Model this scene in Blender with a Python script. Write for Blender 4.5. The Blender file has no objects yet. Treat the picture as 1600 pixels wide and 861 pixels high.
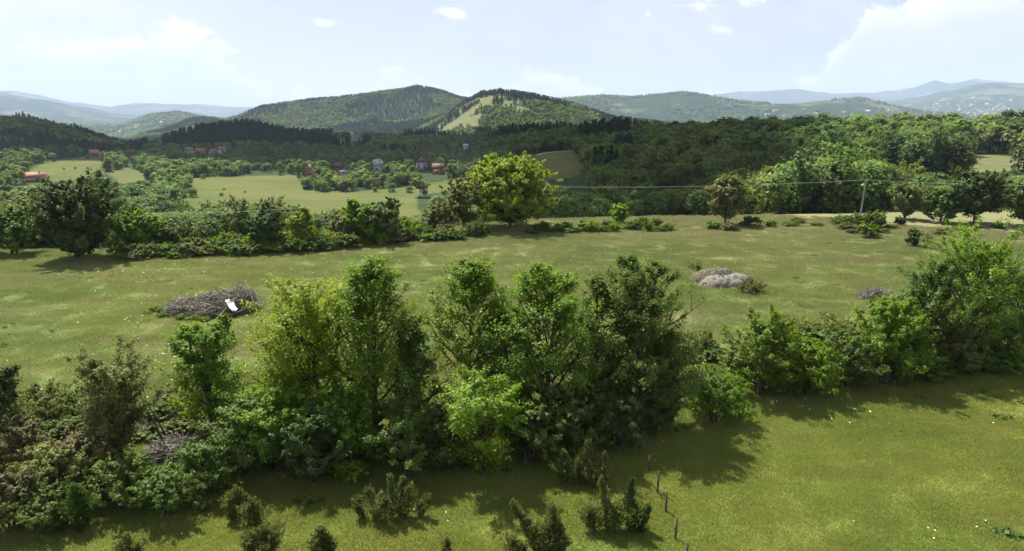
import bpy, math, random
import numpy as np
from math import radians, sin, cos, tan, pi, sqrt, atan2
random.seed(7)
SC = bpy.context.scene
COL = SC.collection
# ------------------------------------------------------------------ camera
CAMZ, PITCH, FPX, CU, CV = 16.0, radians(12.8), 1081.0, 800.0, 430.5
cam_d = bpy.data.cameras.new('camera'); cam = bpy.data.objects.new('camera', cam_d); COL.objects.link(cam)
cam_d.sensor_width = 36.0; cam_d.lens = 36.0 * FPX / 1600.0
cam_d.clip_start = 0.5; cam_d.clip_end = 60000
cam.location = (0, 0, CAMZ); cam.rotation_euler = (pi / 2 - PITCH, 0, 0)
SC.camera = cam
# ------------------------------------------------------------------ sky and sun
SUN_EL, SUN_AZ = radians(59), radians(-38)          # azimuth from +Y, negative = left of the view
W = bpy.data.worlds.new("World"); SC.world = W; W.use_nodes = True
def build_world():
    nt = W.node_tree; N = nt.nodes; L = nt.links; N.clear()
    out = N.new('ShaderNodeOutputWorld'); bg = N.new('ShaderNodeBackground')
    sky = N.new('ShaderNodeTexSky'); sky.sky_type = 'NISHITA'; sky.sun_disc = False
    sky.sun_elevation = SUN_EL; sky.sun_rotation = SUN_AZ
    sky.altitude = 400; sky.air_density = 1.0; sky.dust_density = 2.2; sky.ozone_density = 1.5
    bg.inputs['Strength'].default_value = 0.088
    tc = N.new('ShaderNodeTexCoord'); sep = N.new('ShaderNodeSeparateXYZ'); L.new(tc.outputs['Generated'], sep.inputs[0])
    def math_(op, a, b=None, c=None, clamp=False):
        m = N.new('ShaderNodeMath'); m.operation = op; m.use_clamp = clamp
        for i, v in enumerate((a, b, c)):
            if v is None: continue
            if isinstance(v, (int, float)): m.inputs[i].default_value = v
            else: L.new(v, m.inputs[i])
        return m.outputs[0]
    def ramp(v, a, b, lo=0.0, hi=1.0):
        m = N.new('ShaderNodeMapRange'); m.interpolation_type = 'SMOOTHSTEP'; L.new(v, m.inputs[0])
        for i, q in zip((1, 2, 3, 4), (a, b, lo, hi)): m.inputs[i].default_value = q
        return m.outputs[0]
    az = math_('ARCTAN2', sep.outputs[0], sep.outputs[1]); el = math_('ARCSINE', sep.outputs[2])
    comb = N.new('ShaderNodeCombineXYZ'); L.new(az, comb.inputs[0]); L.new(math_('MULTIPLY', el, 1.5), comb.inputs[1])
    def noise(scale, det, rough, off=0.0):
        n = N.new('ShaderNodeTexNoise'); n.inputs['Scale'].default_value = scale; n.inputs['Detail'].default_value = det
        n.inputs['Roughness'].default_value = rough
        mp = N.new('ShaderNodeVectorMath'); mp.operation = 'ADD'; mp.inputs[1].default_value = (off, off * .7, off * 1.3)
        L.new(comb.outputs[0], mp.inputs[0]); L.new(mp.outputs[0], n.inputs['Vector']); return n.outputs[0]
    fine = noise(9, 9, .60, 3.1); broad = noise(2.6, 4, .5, 9.4); puff = noise(24, 8, .62, 1.7)
    # cloud banks: elevation of the top of the bank as a function of azimuth
    def bump(c, w, h):
        d = math_('DIVIDE', math_('SUBTRACT', az, c), w)
        return math_('MULTIPLY', math_('POWER', 2.718, math_('MULTIPLY', math_('MULTIPLY', d, d), -1)), h)
    top = 0.035
    for c, w, h in ((-.66, .14, .085), (-.43, .10, .055), (-.40, .035, .02), (-.19, .10, .028), (-.165, .016, .018), (0.03, .05, .022), (.56, .13, .10), (.455, .045, .05), (.70, .12, .05), (1.6, .5, .12), (-2.0, .6, .10), (3.0, .5, .09)):
        top = math_('ADD', top, bump(c, w, h))
    top = math_('ADD', top, math_('MULTIPLY', math_('SUBTRACT', fine, .5), .12))
    top = math_('ADD', top, math_('MULTIPLY', math_('SUBTRACT', puff, .5), .075))
    depth = math_('SUBTRACT', top, el)                        # >0 inside the bank
    edge = ramp(depth, -.002, 0.012); fade = ramp(depth, -.01, .11, 1.0, .6)
    body = math_('MULTIPLY', edge, fade)
    body = math_('MULTIPLY', body, ramp(fine, .30, .60, .6, 1.0))
    # small scattered cumulus
    small = None
    for c, e, w, h in ((-.087, .139, .034, .008), (.249, .148, .034, .014), (.315, .150, .026, .012), (.278, .113, .018, .008), (.182, .137, .010, .007), (.197, .103, .010, .006), (-.245, .124, .03, .005),
                       (.9, .30, .12, .04), (-.9, .33, .14, .05), (.1, .45, .16, .05), (-.35, .62, .2, .07), (.6, .7, .2, .06), (2.2, .4, .2, .06), (-2.4, .5, .2, .07)):
        dx = math_('DIVIDE', math_('SUBTRACT', az, c), w); dy = math_('DIVIDE', math_('SUBTRACT', el, e), h)
        q = math_('SUBTRACT', 1.0, math_('ADD', math_('MULTIPLY', dx, dx), math_('MULTIPLY', dy, dy)))
        small = q if small is None else math_('MAXIMUM', small, q)
    small = ramp(math_('ADD', math_('MAXIMUM', small, -2.0), math_('MULTIPLY', math_('SUBTRACT', puff, .5), 6.5)), -.2, 1.9, 0, .9)
    veil = math_('MULTIPLY', ramp(broad, .36, .62), ramp(el, .05, .45, .25, .85))
    m = math_('MAXIMUM', math_('MAXIMUM', body, small), math_('MAXIMUM', veil, ramp(el, -.02, .11, .55, .0)), clamp=True)
    tone = ramp(math_('ADD', math_('MULTIPLY', puff, .5), math_('MULTIPLY', ramp(depth, 0, .05), -.14)), .08, .30, 0, 1)
    cc = N.new('ShaderNodeMix'); cc.data_type = 'RGBA'; L.new(tone, cc.inputs[0])
    cc.inputs[6].default_value = (CLD * .93, CLD * .91, CLD * .90, 1); cc.inputs[7].default_value = (CLD * 1.35, CLD * 1.28, CLD * 1.24, 1)
    mx = N.new('ShaderNodeMix'); mx.data_type = 'RGBA'; L.new(m, mx.inputs[0]); hs = N.new('ShaderNodeHueSaturation'); hs.inputs['Saturation'].default_value = .80; hs.inputs['Value'].default_value = .70; L.new(sky.outputs[0], hs.inputs['Color']); tn = N.new('ShaderNodeMix'); tn.data_type = 'RGBA'; tn.blend_type = 'MULTIPLY'; tn.inputs[0].default_value = 1; tn.inputs[7].default_value = (.895, .79, .745, 1); L.new(hs.outputs[0], tn.inputs[6]); L.new(tn.outputs[2], mx.inputs[6]); L.new(cc.outputs[2], mx.inputs[7])
    L.new(mx.outputs[2], bg.inputs['Color']); L.new(bg.outputs[0], out.inputs['Surface'])
CLD = 4.4
build_world()
sl = bpy.data.lights.new('sun', 'SUN'); sl.energy = 5.0; sl.angle = radians(.53); sl.color = (1, .95, .86)
so = bpy.data.objects.new('sun', sl); COL.objects.link(so)
so.rotation_euler = (pi / 2 - SUN_EL, 0, pi - SUN_AZ)     # lamp's -Z points down the sun's rays
SC.view_settings.view_transform = 'Standard'; SC.view_settings.look = 'None'
SC.view_settings.exposure = 1.38; SC.view_settings.gamma = 1.0
SC.render.engine = 'CYCLES'
SC.cycles.max_bounces = 8; SC.cycles.diffuse_bounces = 5; SC.cycles.transmission_bounces = 5
SC.cycles.transparent_max_bounces = 6; SC.cycles.volume_bounces = 0
HAZE_DENSITY = 6.6e-5
HAZE_COLOR = (.57, .735, 1.0)
# ------------------------------------------------------------------ helpers
def tag(o, label=None, cat=None, group=None, kind=None):
    for k, v in (('label', label), ('category', cat), ('group', group), ('kind', kind)):
        if v: o[k] = v
    return o
def mesh_np(name, v, faces, mats=(), mat_idx=None, tone=None, smooth=False):
    """v (N,3); faces (M,k) one face size, or list of such arrays"""
    me = bpy.data.meshes.new(name)
    if not isinstance(faces, list): faces = [faces]
    faces = [np.asarray(f, dtype=np.int32) for f in faces if len(f)]
    nl = sum(f.size for f in faces); nf = sum(len(f) for f in faces)
    me.vertices.add(len(v)); me.vertices.foreach_set('co', np.asarray(v, dtype=np.float32).ravel())
    me.loops.add(nl); me.loops.foreach_set('vertex_index', np.concatenate([f.ravel() for f in faces]))
    me.polygons.add(nf)
    tot = np.concatenate([np.full(len(f), f.shape[1], dtype=np.int32) for f in faces])
    st = np.concatenate([[0], np.cumsum(tot)[:-1]]).astype(np.int32)
    me.polygons.foreach_set('loop_start', st); me.polygons.foreach_set('loop_total', tot)
    for m in mats: me.materials.append(m)
    if mat_idx is not None: me.polygons.foreach_set('material_index', np.asarray(mat_idx, dtype=np.int32))
    if smooth: me.polygons.foreach_set('use_smooth', np.ones(nf, dtype=bool))
    if tone is not None:
        a = me.attributes.new('tone', 'FLOAT', 'FACE'); a.data.foreach_set('value', np.asarray(tone, dtype=np.float32))
    me.update(calc_edges=True)
    return me
def link(name, me, parent=None):
    o = bpy.data.objects.new(name, me); COL.objects.link(o)
    if parent: o.parent = parent
    return o
def empty(name, loc=(0, 0, 0), rz=0.0):
    o = bpy.data.objects.new(name, None); COL.objects.link(o); o.location = loc; o.rotation_euler = (0, 0, rz)
    o.empty_display_size = .5; return o
_rs = np.random.RandomState(11)
_P = _rs.rand(512, 512).astype(np.float32)
def vnoise(x, y):
    xi = np.floor(x).astype(int); yi = np.floor(y).astype(int); fx = x - xi; fy = y - yi
    fx = fx * fx * (3 - 2 * fx); fy = fy * fy * (3 - 2 * fy)
    g = lambda i, j: _P[i & 511, j & 511]
    return (g(xi, yi) * (1 - fx) + g(xi + 1, yi) * fx) * (1 - fy) + (g(xi, yi + 1) * (1 - fx) + g(xi + 1, yi + 1) * fx) * fy
def fbm(x, y, octs=4, s=1.0):
    t = np.zeros(np.shape(x)); a = .5; x = x / s; y = y / s; tot = 0
    for k in range(octs):
        t = t + a * vnoise(x + 17.3 * k, y - 9.1 * k); tot += a; a *= .5; x = x * 2.03; y = y * 2.03
    return t / tot - .5
# ------------------------------------------------------------------ camera geometry
CP, SP = cos(PITCH), sin(PITCH)
def pix_dir(u, v):
    a = (u - CU) / FPX; b = (v - CV) / FPX
    return a, CP - b * SP, -SP - b * CP
def project(x, y, z):
    z = z - CAMZ
    d = np.maximum(y * CP - z * SP, 1e-3); up = y * SP + z * CP
    return CU + FPX * x / d, CV - FPX * up / d
# ------------------------------------------------------------------ terrain: survey lines, near to far
def line_z(tab):                       # (u, radius, z)
    out = []
    for u, r, z in tab:
        a, b, c = pix_dir(u, 250); out.append((atan2(a, b), r, z))
    return np.array(out)
def line_y(tab):                       # (u, radius, sight line y)
    out = []
    for u, r, y in tab:
        a, b, c = pix_dir(u, y); out.append((atan2(a, b), r, CAMZ + c / math.hypot(a, b) * r))
    return np.array(out)
EDGE = [(-200, 80), (0, 84), (120, 84), (250, 86), (450, 92), (620, 99), (720, 106), (800, 112), (1100, 116), (1400, 119), (1600, 121), (1800, 122)]
EDGE = [(u, r * sqrt(1 + (pix_dir(u, 345)[0] / pix_dir(u, 345)[1]) ** 2)) for u, r in EDGE]
LINES = [
 line_z([(0, 0, 0), (800, 0, 0)]),
 line_z([(0, 60, 0), (800, 80, 0)]),
 line_z([(u, r - 4, 0.0) for u, r in EDGE]),
 line_z([(u, r + 16, z) for (u, r), z in zip(EDGE, (-3, -3, -3, -3, -4, -5, -5, -5, -3.5, -1.6, -1.6, -1.6))]),
 line_z([(-200, 180, -13), (300, 185, -15), (720, 190, -17), (900, 190, -15), (1100, 190, -10), (1300, 190, -5), (1450, 200, -3), (1600, 230, -1.7), (1800, 230, -1.5)]),
 line_z([(-200, 300, -20), (300, 290, -21), (720, 290, -21), (850, 300, -15), (1000, 280, -12), (1150, 270, -7), (1300, 280, -1), (1450, 300, 0.4), (1600, 335, -1.2), (1800, 335, -1.2)]),
 line_z([(-200, 450, -23), (0, 440, -21), (300, 440, -20), (720, 440, -19.5), (850, 450, -12), (1000, 430, -7), (1150, 350, -1), (1300, 345, 1.2), (1600, 375, 0.5), (1800, 375, .5)]),
 line_z([(-200, 620, -14), (0, 620, -17), (150, 640, -17.5), (300, 620, -21), (480, 560, -20), (720, 560, -19.5), (850, 580, -8), (1000, 520, -4), (1150, 400, 1.2), (1300, 385, 2.5), (1600, 400, 1.2), (1800, 400, 1.2)]),
 line_y([(-200, 1150, 186), (0, 1150, 192), (40, 1150, 190), (100, 1120, 206), (150, 1120, 222), (200, 1080, 240), (240, 1050, 232), (300, 1020, 214), (350, 1000, 206), (385, 1000, 204), (440, 980, 214), (490, 960, 218),
         (600, 920, 220), (700, 880, 216), (850, 800, 212), (950, 720, 210), (1050, 620, 214), (1120, 500, 218), (1200, 430, 220), (1300, 420, 220), (1420, 420, 222), (1480, 430, 226), (1540, 440, 224), (1600, 440, 222), (1800, 440, 222)]),
 line_z([(-200, 1500, -60), (200, 1350, -52), (500, 1250, -40), (850, 1150, -40), (1050, 950, -45), (1200, 800, -50), (1800, 800, -50)]),
 line_y([(-200, 1900, 215), (100, 1900, 222), (200, 1900, 236), (400, 1850, 222), (600, 1800, 226), (650, 1800, 214), (690, 1800, 192), (725, 1800, 166), (752, 1800, 152), (780, 1800, 149), (830, 1800, 154), (880, 1800, 165), (920, 1800, 178), (960, 1800, 190), (1050, 1800, 202), (1200, 1800, 215), (1800, 1900, 222)]),
 line_y([(-200, 2250, 225), (200, 2200, 228), (500, 2200, 206), (650, 2200, 196), (725, 2200, 180), (780, 2200, 166), (830, 2200, 168), (920, 2200, 186), (1000, 2250, 200), (1200, 2300, 215), (1800, 2300, 222)]),
 line_y([(-200, 2900, 220), (100, 2800, 226), (190, 2700, 224), (230, 2700, 213), (265, 2700, 204), (300, 2700, 191), (330, 2700, 190), (350, 2700, 194), (375, 2700, 186), (410, 2700, 172), (440, 2700, 167), (500, 2700, 159), (560, 2700, 155), (610, 2700, 148), (650, 2700, 141), (690, 2700, 148), (720, 2700, 157), (780, 2700, 164), (850, 2700, 172), (940, 2700, 188), (1050, 2800, 204), (1250, 2900, 214), (1500, 2900, 212), (1800, 2900, 216)]),
 line_z([(-200, 3600, -110), (300, 3600, -110), (800, 3700, -70), (1800, 3700, -90)]),
 line_y([(-200, 5300, 200), (100, 5300, 200), (190, 5300, 202), (235, 5300, 187), (275, 5300, 178), (310, 5300, 183), (350, 5300, 190), (500, 5200, 196), (860, 5200, 160), (900, 5200, 157), (940, 5200, 154), (990, 5200, 158), (1030, 5200, 154), (1065, 5200, 151), (1110, 5200, 156), (1180, 5200, 166), (1230, 5200, 168), (1290, 5200, 160), (1340, 5200, 160), (1400, 5200, 171), (1450, 5200, 180), (1600, 5300, 188), (1800, 5300, 188)]),
 line_z([(-200, 6500, -130), (800, 6500, -130), (1400, 6500, -100), (1800, 6500, -60)]),
 line_y([(-200, 11500, 136), (0, 11500, 146), (50, 11500, 154), (110, 11500, 168), (170, 11500, 180), (230, 11500, 184), (300, 11500, 188), (900, 11500, 182), (1200, 11500, 182), (1290, 11500, 176), (1360, 11500, 168), (1410, 11500, 160), (1450, 11500, 154), (1500, 11500, 142), (1540, 11500, 136), (1600, 11500, 138), (1800, 11500, 134)]),
 line_z([(-200, 13500, -60), (800, 13500, -130), (1800, 13500, -80)]),
 line_y([(-200, 17000, 134), (0, 17000, 145), (60, 17000, 152), (100, 17000, 161), (130, 17000, 163), (170, 17000, 168), (215, 17000, 162), (260, 17000, 166), (310, 17000, 165), (350, 17000, 168), (400, 17000, 167), (500, 17000, 172), (800, 17000, 168), (950, 17000, 158), (1060, 17000, 155), (1110, 17000, 153), (1150, 17000, 148), (1230, 17000, 143), (1270, 17000, 146), (1300, 17000, 147), (1400, 17000, 144), (1430, 17000, 140), (1460, 17000, 130), (1480, 17000, 136), (1500, 17000, 132), (1525, 17000, 125), (1560, 17000, 128), (1600, 17000, 130), (1800, 17000, 134)]),
 line_z([(0, 22500, 0), (800, 22500, 0)]),
]
LINES = [l[np.argsort(l[:, 0])] for l in LINES]
def terrain(x, y):
    x = np.atleast_1d(np.asarray(x, float)); y = np.atleast_1d(np.asarray(y, float))
    sh = x.shape; x = x.ravel(); y = y.ravel()
    th = np.arctan2(x, y); r = np.hypot(x, y)
    R = np.stack([np.interp(th, l[:, 0], l[:, 1]) for l in LINES], 1); Z = np.stack([np.interp(th, l[:, 0], l[:, 2]) for l in LINES], 1)
    h = np.maximum(np.diff(R, axis=1), 1e-3); d = np.diff(Z, axis=1) / h
    m = np.zeros_like(Z)
    a, b, h0, h1 = d[:, :-1], d[:, 1:], h[:, :-1], h[:, 1:]
    w1 = 2 * h1 + h0; w2 = h1 + 2 * h0
    with np.errstate(divide='ignore', invalid='ignore'):
        mm = (w1 + w2) / (w1 / a + w2 / b)
    m[:, 1:-1] = np.where(a * b > 0, mm, 0)
    k = np.clip((r[:, None] >= R).sum(1) - 1, 0, R.shape[1] - 2); i = np.arange(len(r))
    t = np.clip((r - R[i, k]) / h[i, k], 0, 1); hh = h[i, k]
    z = (2 * t**3 - 3 * t**2 + 1) * Z[i, k] + (t**3 - 2 * t**2 + t) * hh * m[i, k] + (-2 * t**3 + 3 * t**2) * Z[i, k + 1] + (t**3 - t**2) * hh * m[i, k + 1]
    far = np.clip((r - 125) / 200, 0, 1)
    z = z + .16 * fbm(x, y, 3, 14) * np.clip(r / 30, 0, 1) + far * 2.6 * fbm(x, y, 3, 70)
    hl = np.clip((r - 1050) / 900, 0, 1)
    rg = 1 - 2 * np.abs(fbm(x + 900, y + 300, 4, 620 + 0 * r)) - .62
    z = z + hl * (.011 * np.minimum(r, 2600)) * rg
    vf = np.clip((r - 4000) / 1500, 0, 1)
    rg2 = 1 - 2.2 * np.abs(fbm(x + 5000, y + 300, 4, 1900)) - .62
    z = z + vf * .010 * r * rg2
    return z.reshape(sh)
def tz(x, y): return float(terrain(x, y)[0])
def ground_at(u, v, rmin=5, rmax=3000):
    """first place where the sight line (u, v) of the survey meets the terrain"""
    a, b, c = pix_dir(u, v); q = math.hypot(a, b); a, b, c = a / q, b / q, c / q
    r = np.geomspace(rmin, rmax, 4000); f = CAMZ + c * r - terrain(a * r, b * r)
    k = np.argmax(f < 0)
    if f[k] >= 0: k = len(r) - 1
    rr = r[k]
    return a * rr, b * rr, tz(a * rr, b * rr), rr
def height_to(x, y, v):
    """height above the ground at (x, y) that reaches sight line v"""
    lo, hi = -60., 300.; z = 0
    for _ in range(40):
        z = (lo + hi) / 2; pv = project(x, y, z)[1]
        if pv > v: lo = z
        else: hi = z
    return z - tz(x, y)
def in_poly(px, py, poly):
    px = np.asarray(px); py = np.asarray(py); ins = np.zeros(px.shape, bool); n = len(poly)
    for i in range(n):
        x1, y1 = poly[i]; x2, y2 = poly[(i + 1) % n]
        if y1 == y2: continue
        c = ((y1 > py) != (y2 > py)) & (px < (x2 - x1) * (py - y1) / (y2 - y1) + x1)
        ins ^= c
    return ins
FIELDS = [  # polygon in survey pixels, rmin, rmax
 ([(296, 280), (330, 276), (420, 273), (462, 273), (478, 298), (520, 300), (570, 298), (640, 290), (700, 282), (735, 280), (735, 292), (688, 300), (650, 306), (652, 326), (668, 340), (560, 344), (380, 344), (290, 344), (282, 310), (300, 300)], 180, 480),
 ([(40, 268), (70, 254), (110, 248), (150, 240), (166, 246), (158, 262), (140, 272), (110, 284), (60, 284)], 330, 800),
 ([(166, 270), (200, 262), (224, 268), (232, 280), (190, 288)], 330, 700),
 ([(1462, 277), (1500, 258), (1506, 242), (1560, 243), (1640, 245), (1900, 245), (1900, 264), (1600, 266), (1540, 270)], 180, 420),
 ([(810, 250), (835, 241), (872, 237), (896, 238), (912, 252), (908, 272), (870, 282), (850, 278), (822, 262)], 330, 800),
 ([(680, 208), (690, 186), (716, 170), (746, 154), (770, 150), (812, 153), (800, 164), (770, 172), (752, 184), (742, 208)], 1400, 1830),
 ([(776, 158), (812, 158), (846, 172), (880, 184), (862, 186), (826, 176), (800, 172)], 1400, 1830),
 ([(540, 214), (568, 210), (570, 218), (548, 222)], 500, 1100),
 ([(55, 288), (60, 262), (20, 262), (20, 288)], 300, 480),
]
def field_mask(x, y, z=None):
    z = terrain(x, y) if z is None else z
    r = np.hypot(x, y); u, v = project(x, y, z)
    m = np.zeros(r.shape)
    for k, (poly, a, b) in enumerate(FIELDS):
        jit = 0 if k != 6 else fbm(x, y, 3, 40) * 26
        q = in_poly(u, v + jit, poly) & (r > a) & (r < b) & (y > 0)
        if k == 5: q &= fbm(x + 50, y, 4, 55) > -.06
        if k == 6: q &= fbm(x, y, 3, 34) > -.04
        m = np.where(q, 1.8 if k in (5, 6) else 1.6 if k == 3 else 1.0, m)
    return m
def edge_r(th):
    e = np.array(EDGE, float); a = np.array([atan2(pix_dir(u, 250)[0], pix_dir(u, 250)[1]) for u, _ in EDGE])
    return np.interp(th, a, e[:, 1])
def seg_dist(x, y, pts):
    d = np.full(np.shape(x), 1e9)
    for (ax, ay), (bx, by) in zip(pts[:-1], pts[1:]):
        vx, vy = bx - ax, by - ay; t = np.clip(((x - ax) * vx + (y - ay) * vy) / (vx * vx + vy * vy + 1e-9), 0, 1)
        d = np.minimum(d, np.hypot(x - ax - t * vx, y - ay - t * vy))
    return d
# ------------------------------------------------------------------ materials
class NT:
    def __init__(s, name):
        s.m = bpy.data.materials.new(name); s.m.use_nodes = True; s.t = s.m.node_tree; s.t.nodes.clear()
        s.out = s.n('ShaderNodeOutputMaterial')
    def n(s, k, **kw):
        q = s.t.nodes.new(k)
        for a, b in kw.items(): setattr(q, a, b)
        return q
    def put(s, sock, v):
        if v is None: return
        if hasattr(v, 'links'): s.t.links.new(v, sock)
        else:
            if isinstance(v, tuple) and len(v) == 3 and sock.type == 'RGBA': v = v + (1,)
            sock.default_value = v
    def math(s, op, a, b=None, c=None, clamp=False):
        q = s.n('ShaderNodeMath', operation=op, use_clamp=clamp)
        for i, v in enumerate((a, b, c)): s.put(q.inputs[i], v)
        return q.outputs[0]
    def noise(s, scale, detail=3, rough=.55, vec=None, d=1):
        q = s.n('ShaderNodeTexNoise'); q.inputs['Scale'].default_value = scale; q.inputs['Detail'].default_value = detail; q.inputs['Roughness'].default_value = rough
        if vec is None: vec = s.pos()
        s.put(q.inputs['Vector'], vec); return q.outputs[0]
    def pos(s):
        return s.n('ShaderNodeNewGeometry').outputs['Position']
    def mul(s, vec, k):
        q = s.n('ShaderNodeVectorMath', operation='MULTIPLY'); s.put(q.inputs[0], vec); q.inputs[1].default_value = k; return q.outputs[0]
    def ramp(s, v, a, b, lo=0., hi=1.):
        q = s.n('ShaderNodeMapRange', interpolation_type='SMOOTHSTEP'); s.put(q.inputs[0], v)
        for i, z in zip((1, 2, 3, 4), (a, b, lo, hi)): q.inputs[i].default_value = z
        return q.outputs[0]
    def mix(s, f, a, b, mode='MIX'):
        q = s.n('ShaderNodeMix', data_type='RGBA', blend_type=mode); s.put(q.inputs[0], f); s.put(q.inputs[6], a); s.put(q.inputs[7], b); return q.outputs[2]
    def hsv(s, col, h=.5, sat=1., v=1.):
        q = s.n('ShaderNodeHueSaturation'); s.put(q.inputs[0], h); s.put(q.inputs[1], sat); s.put(q.inputs[2], v); s.put(q.inputs[4], col); return q.outputs[0]
    def attr(s, name, kind='GEOMETRY'):
        return s.n('ShaderNodeAttribute', attribute_name=name, attribute_type=kind).outputs['Fac']
    def rnd(s): return s.n('ShaderNodeObjectInfo').outputs['Random']
    def bump(s, h, dist=.1, st=1.):
        q = s.n('ShaderNodeBump'); q.inputs['Strength'].default_value = st; q.inputs['Distance'].default_value = dist; s.put(q.inputs['Height'], h); return q.outputs[0]
    def principled(s, col, rough=.8, normal=None, spec=.25, metal=0.):
        q = s.n('ShaderNodeBsdfPrincipled'); s.put(q.inputs['Base Color'], col); s.put(q.inputs['Roughness'], rough); s.put(q.inputs['Metallic'], metal)
        s.put(q.inputs['Specular IOR Level'], spec)
        if normal is not None: s.put(q.inputs['Normal'], normal)
        s.t.links.new(q.outputs[0], s.out.inputs['Surface']); return s.m
def leaf_mat(name, a, b, trans=.42, hue=.02, val=.25, patch=.9):
    m = NT(name); tone = m.attr('tone'); r = m.rnd()
    t = m.math('ADD', m.math('MULTIPLY', tone, .75), m.ramp(m.noise(patch, 3, .6), .3, .7, 0, .3))
    c = m.mix(t, a, b)
    c = m.hsv(c, m.math('ADD', .489 - hue / 2, m.math('MULTIPLY', r, hue)), 1.0, m.math('ADD', 1.04 - val / 2, m.math('MULTIPLY', m.math('FRACT', m.math('MULTIPLY', r, 7.31)), val)))
    d = m.n('ShaderNodeBsdfDiffuse'); m.put(d.inputs[0], c)
    if patch < .5: c = m.hsv(c, m.ramp(m.noise(.011, 3, .6), .3, .7, .485, .515), 1., m.ramp(m.noise(.007, 3, .6), .3, .7, .75, 1.3))
    m.put(d.inputs[0], c); tr = m.n('ShaderNodeBsdfTranslucent'); m.put(tr.inputs[0], m.hsv(c, .487, 1.12, 1.5))
    mx = m.n('ShaderNodeMixShader'); mx.inputs[0].default_value = trans; m.t.links.new(d.outputs[0], mx.inputs[1]); m.t.links.new(tr.outputs[0], mx.inputs[2])
    g = m.n('ShaderNodeBsdfGlossy'); g.inputs['Roughness'].default_value = .48; g.inputs[0].default_value = (.8, .9, .8, 1)
    m2 = m.n('ShaderNodeMixShader'); m2.inputs[0].default_value = .012; m.t.links.new(mx.outputs[0], m2.inputs[1]); m.t.links.new(g.outputs[0], m2.inputs[2])
    m.t.links.new(m2.outputs[0], m.out.inputs['Surface']); return m.m
LEAF = {
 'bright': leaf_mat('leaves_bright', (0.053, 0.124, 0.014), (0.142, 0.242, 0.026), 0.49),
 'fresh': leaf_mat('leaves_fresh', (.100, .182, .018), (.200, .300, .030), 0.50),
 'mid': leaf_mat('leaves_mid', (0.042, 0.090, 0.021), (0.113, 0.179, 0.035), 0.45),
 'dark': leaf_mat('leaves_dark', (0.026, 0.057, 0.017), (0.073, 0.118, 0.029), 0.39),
 'olive': leaf_mat('leaves_olive', (0.071, 0.094, 0.026), (0.159, 0.183, 0.053), 0.41),
 'brown': leaf_mat('leaves_brown', (.066, .074, .026), (.140, .122, .056), .34),
 'juniper': leaf_mat('leaves_juniper', (.060, .085, .028), (.135, .165, .050), .32),
 'pine': leaf_mat('leaves_pine', (.022, .044, .020), (.046, .078, .030), .2),
 'wood': leaf_mat('leaves_woodland', (0.041, 0.081, 0.023), (0.120, 0.178, 0.043), 0.41, .05, .7, .12),
 'pale': leaf_mat('leaves_pale', (0.071, 0.124, 0.035), (0.142, 0.201, 0.059), 0.43, .03, .4, .2),
}
def m_bark():
    m = NT('bark'); n = m.noise(6, 5, .6, m.mul(m.pos(), (1, 1, .25)))
    return m.principled(m.mix(m.ramp(n, .35, .7), (.045, .034, .026), (.13, .11, .09)), .9, m.bump(n, .03, .6), .1)
BARK = m_bark()
def m_stick():
    m = NT('dead_wood'); n = m.noise(9, 4, .6); t = m.attr('tone')
    return m.principled(m.mix(m.math('MULTIPLY', t, 1.0), (.065, .059, .048), (.280, .258, .222)), .9, m.bump(n, .01, .4), .1)
STICK = m_stick()
def grass_colour(m, p):
    """meadow colour by place: green, ochre and yellow-green swathes"""
    a = m.noise(.045, 4, .6, p); b = m.noise(.16, 4, .65, p); c = m.noise(1.3, 4, .7, p); s = m.noise(.09, 3, .6, m.mul(p, (.35, 1.6, 1)))
    col = m.mix(m.ramp(a, .38, .62), (.140, .195, .060), (.185, .225, .070))
    col = m.mix(m.ramp(b, .45, .72, 0, .6), col, (.215, .222, .088))
    col = m.mix(m.ramp(s, .50, .72, 0, .6), col, (.258, .246, .130))
    col = m.mix(m.ramp(c, .50, .78, 0, .6), col, (.105, .158, .048))
    sep = m.n('ShaderNodeSeparateXYZ'); m.put(sep.inputs[0], p)
    # the lower mown meadow to the right is yellow-green, the ground under the junipers greener
    far = m.ramp(m.math('ADD', sep.outputs[1], m.math('MULTIPLY', a, 20)), 62, 128)
    col = m.mix(m.math('MULTIPLY', far, .38), col, (.225, .215, .118))
    crest = m.math('MULTIPLY', m.ramp(m.math('ADD', sep.outputs[0], m.math('MULTIPLY', b, 20)), 24, 44), m.ramp(m.math('ADD', sep.outputs[1], m.math('MULTIPLY', c, 12)), 92, 112)); col = m.mix(m.math('MULTIPLY', crest, .65), col, (.245, .245, .125))
    low = m.math('SUBTRACT', sep.outputs[1], m.math('MULTIPLY', sep.outputs[0], .35))
    col = m.mix(m.ramp(low, 44, 27, 0, .85), col, m.mix(m.ramp(b, .3, .7), (.175, .242, .048), (.235, .272, .060)))
    wv = m.noise(.28, 4, .6, m.mul(p, (.22, 1.5, 1))); col = m.hsv(col, m.ramp(wv, .35, .65, .492, .503), .98, m.ramp(wv, .35, .68, .96, 1.12))
    return col
def m_meadow():
    m = NT('meadow_ground'); p = m.pos(); col = grass_colour(m, p)
    f = m.noise(9, 5, .75, p); g = m.noise(2.5, 5, .7, p)
    col = m.hsv(col, .5, 1.0, m.ramp(f, .3, .75, .50, .88))  # ground colour darkened to stand in for shade between the grass blades
    br = m.attr('bare'); col = m.mix(br, col, m.mix(m.ramp(g, .35, .65), (.055, .065, .022), (.145, .125, .072)))
    col = m.mix(m.attr('crop'), col, (.150, .235, .060)); col = m.mix(m.attr('straw'), col, (.290, .290, .160))
    return m.principled(col, .95, m.bump(m.math('ADD', f, g), .12, .7), .05)
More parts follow.
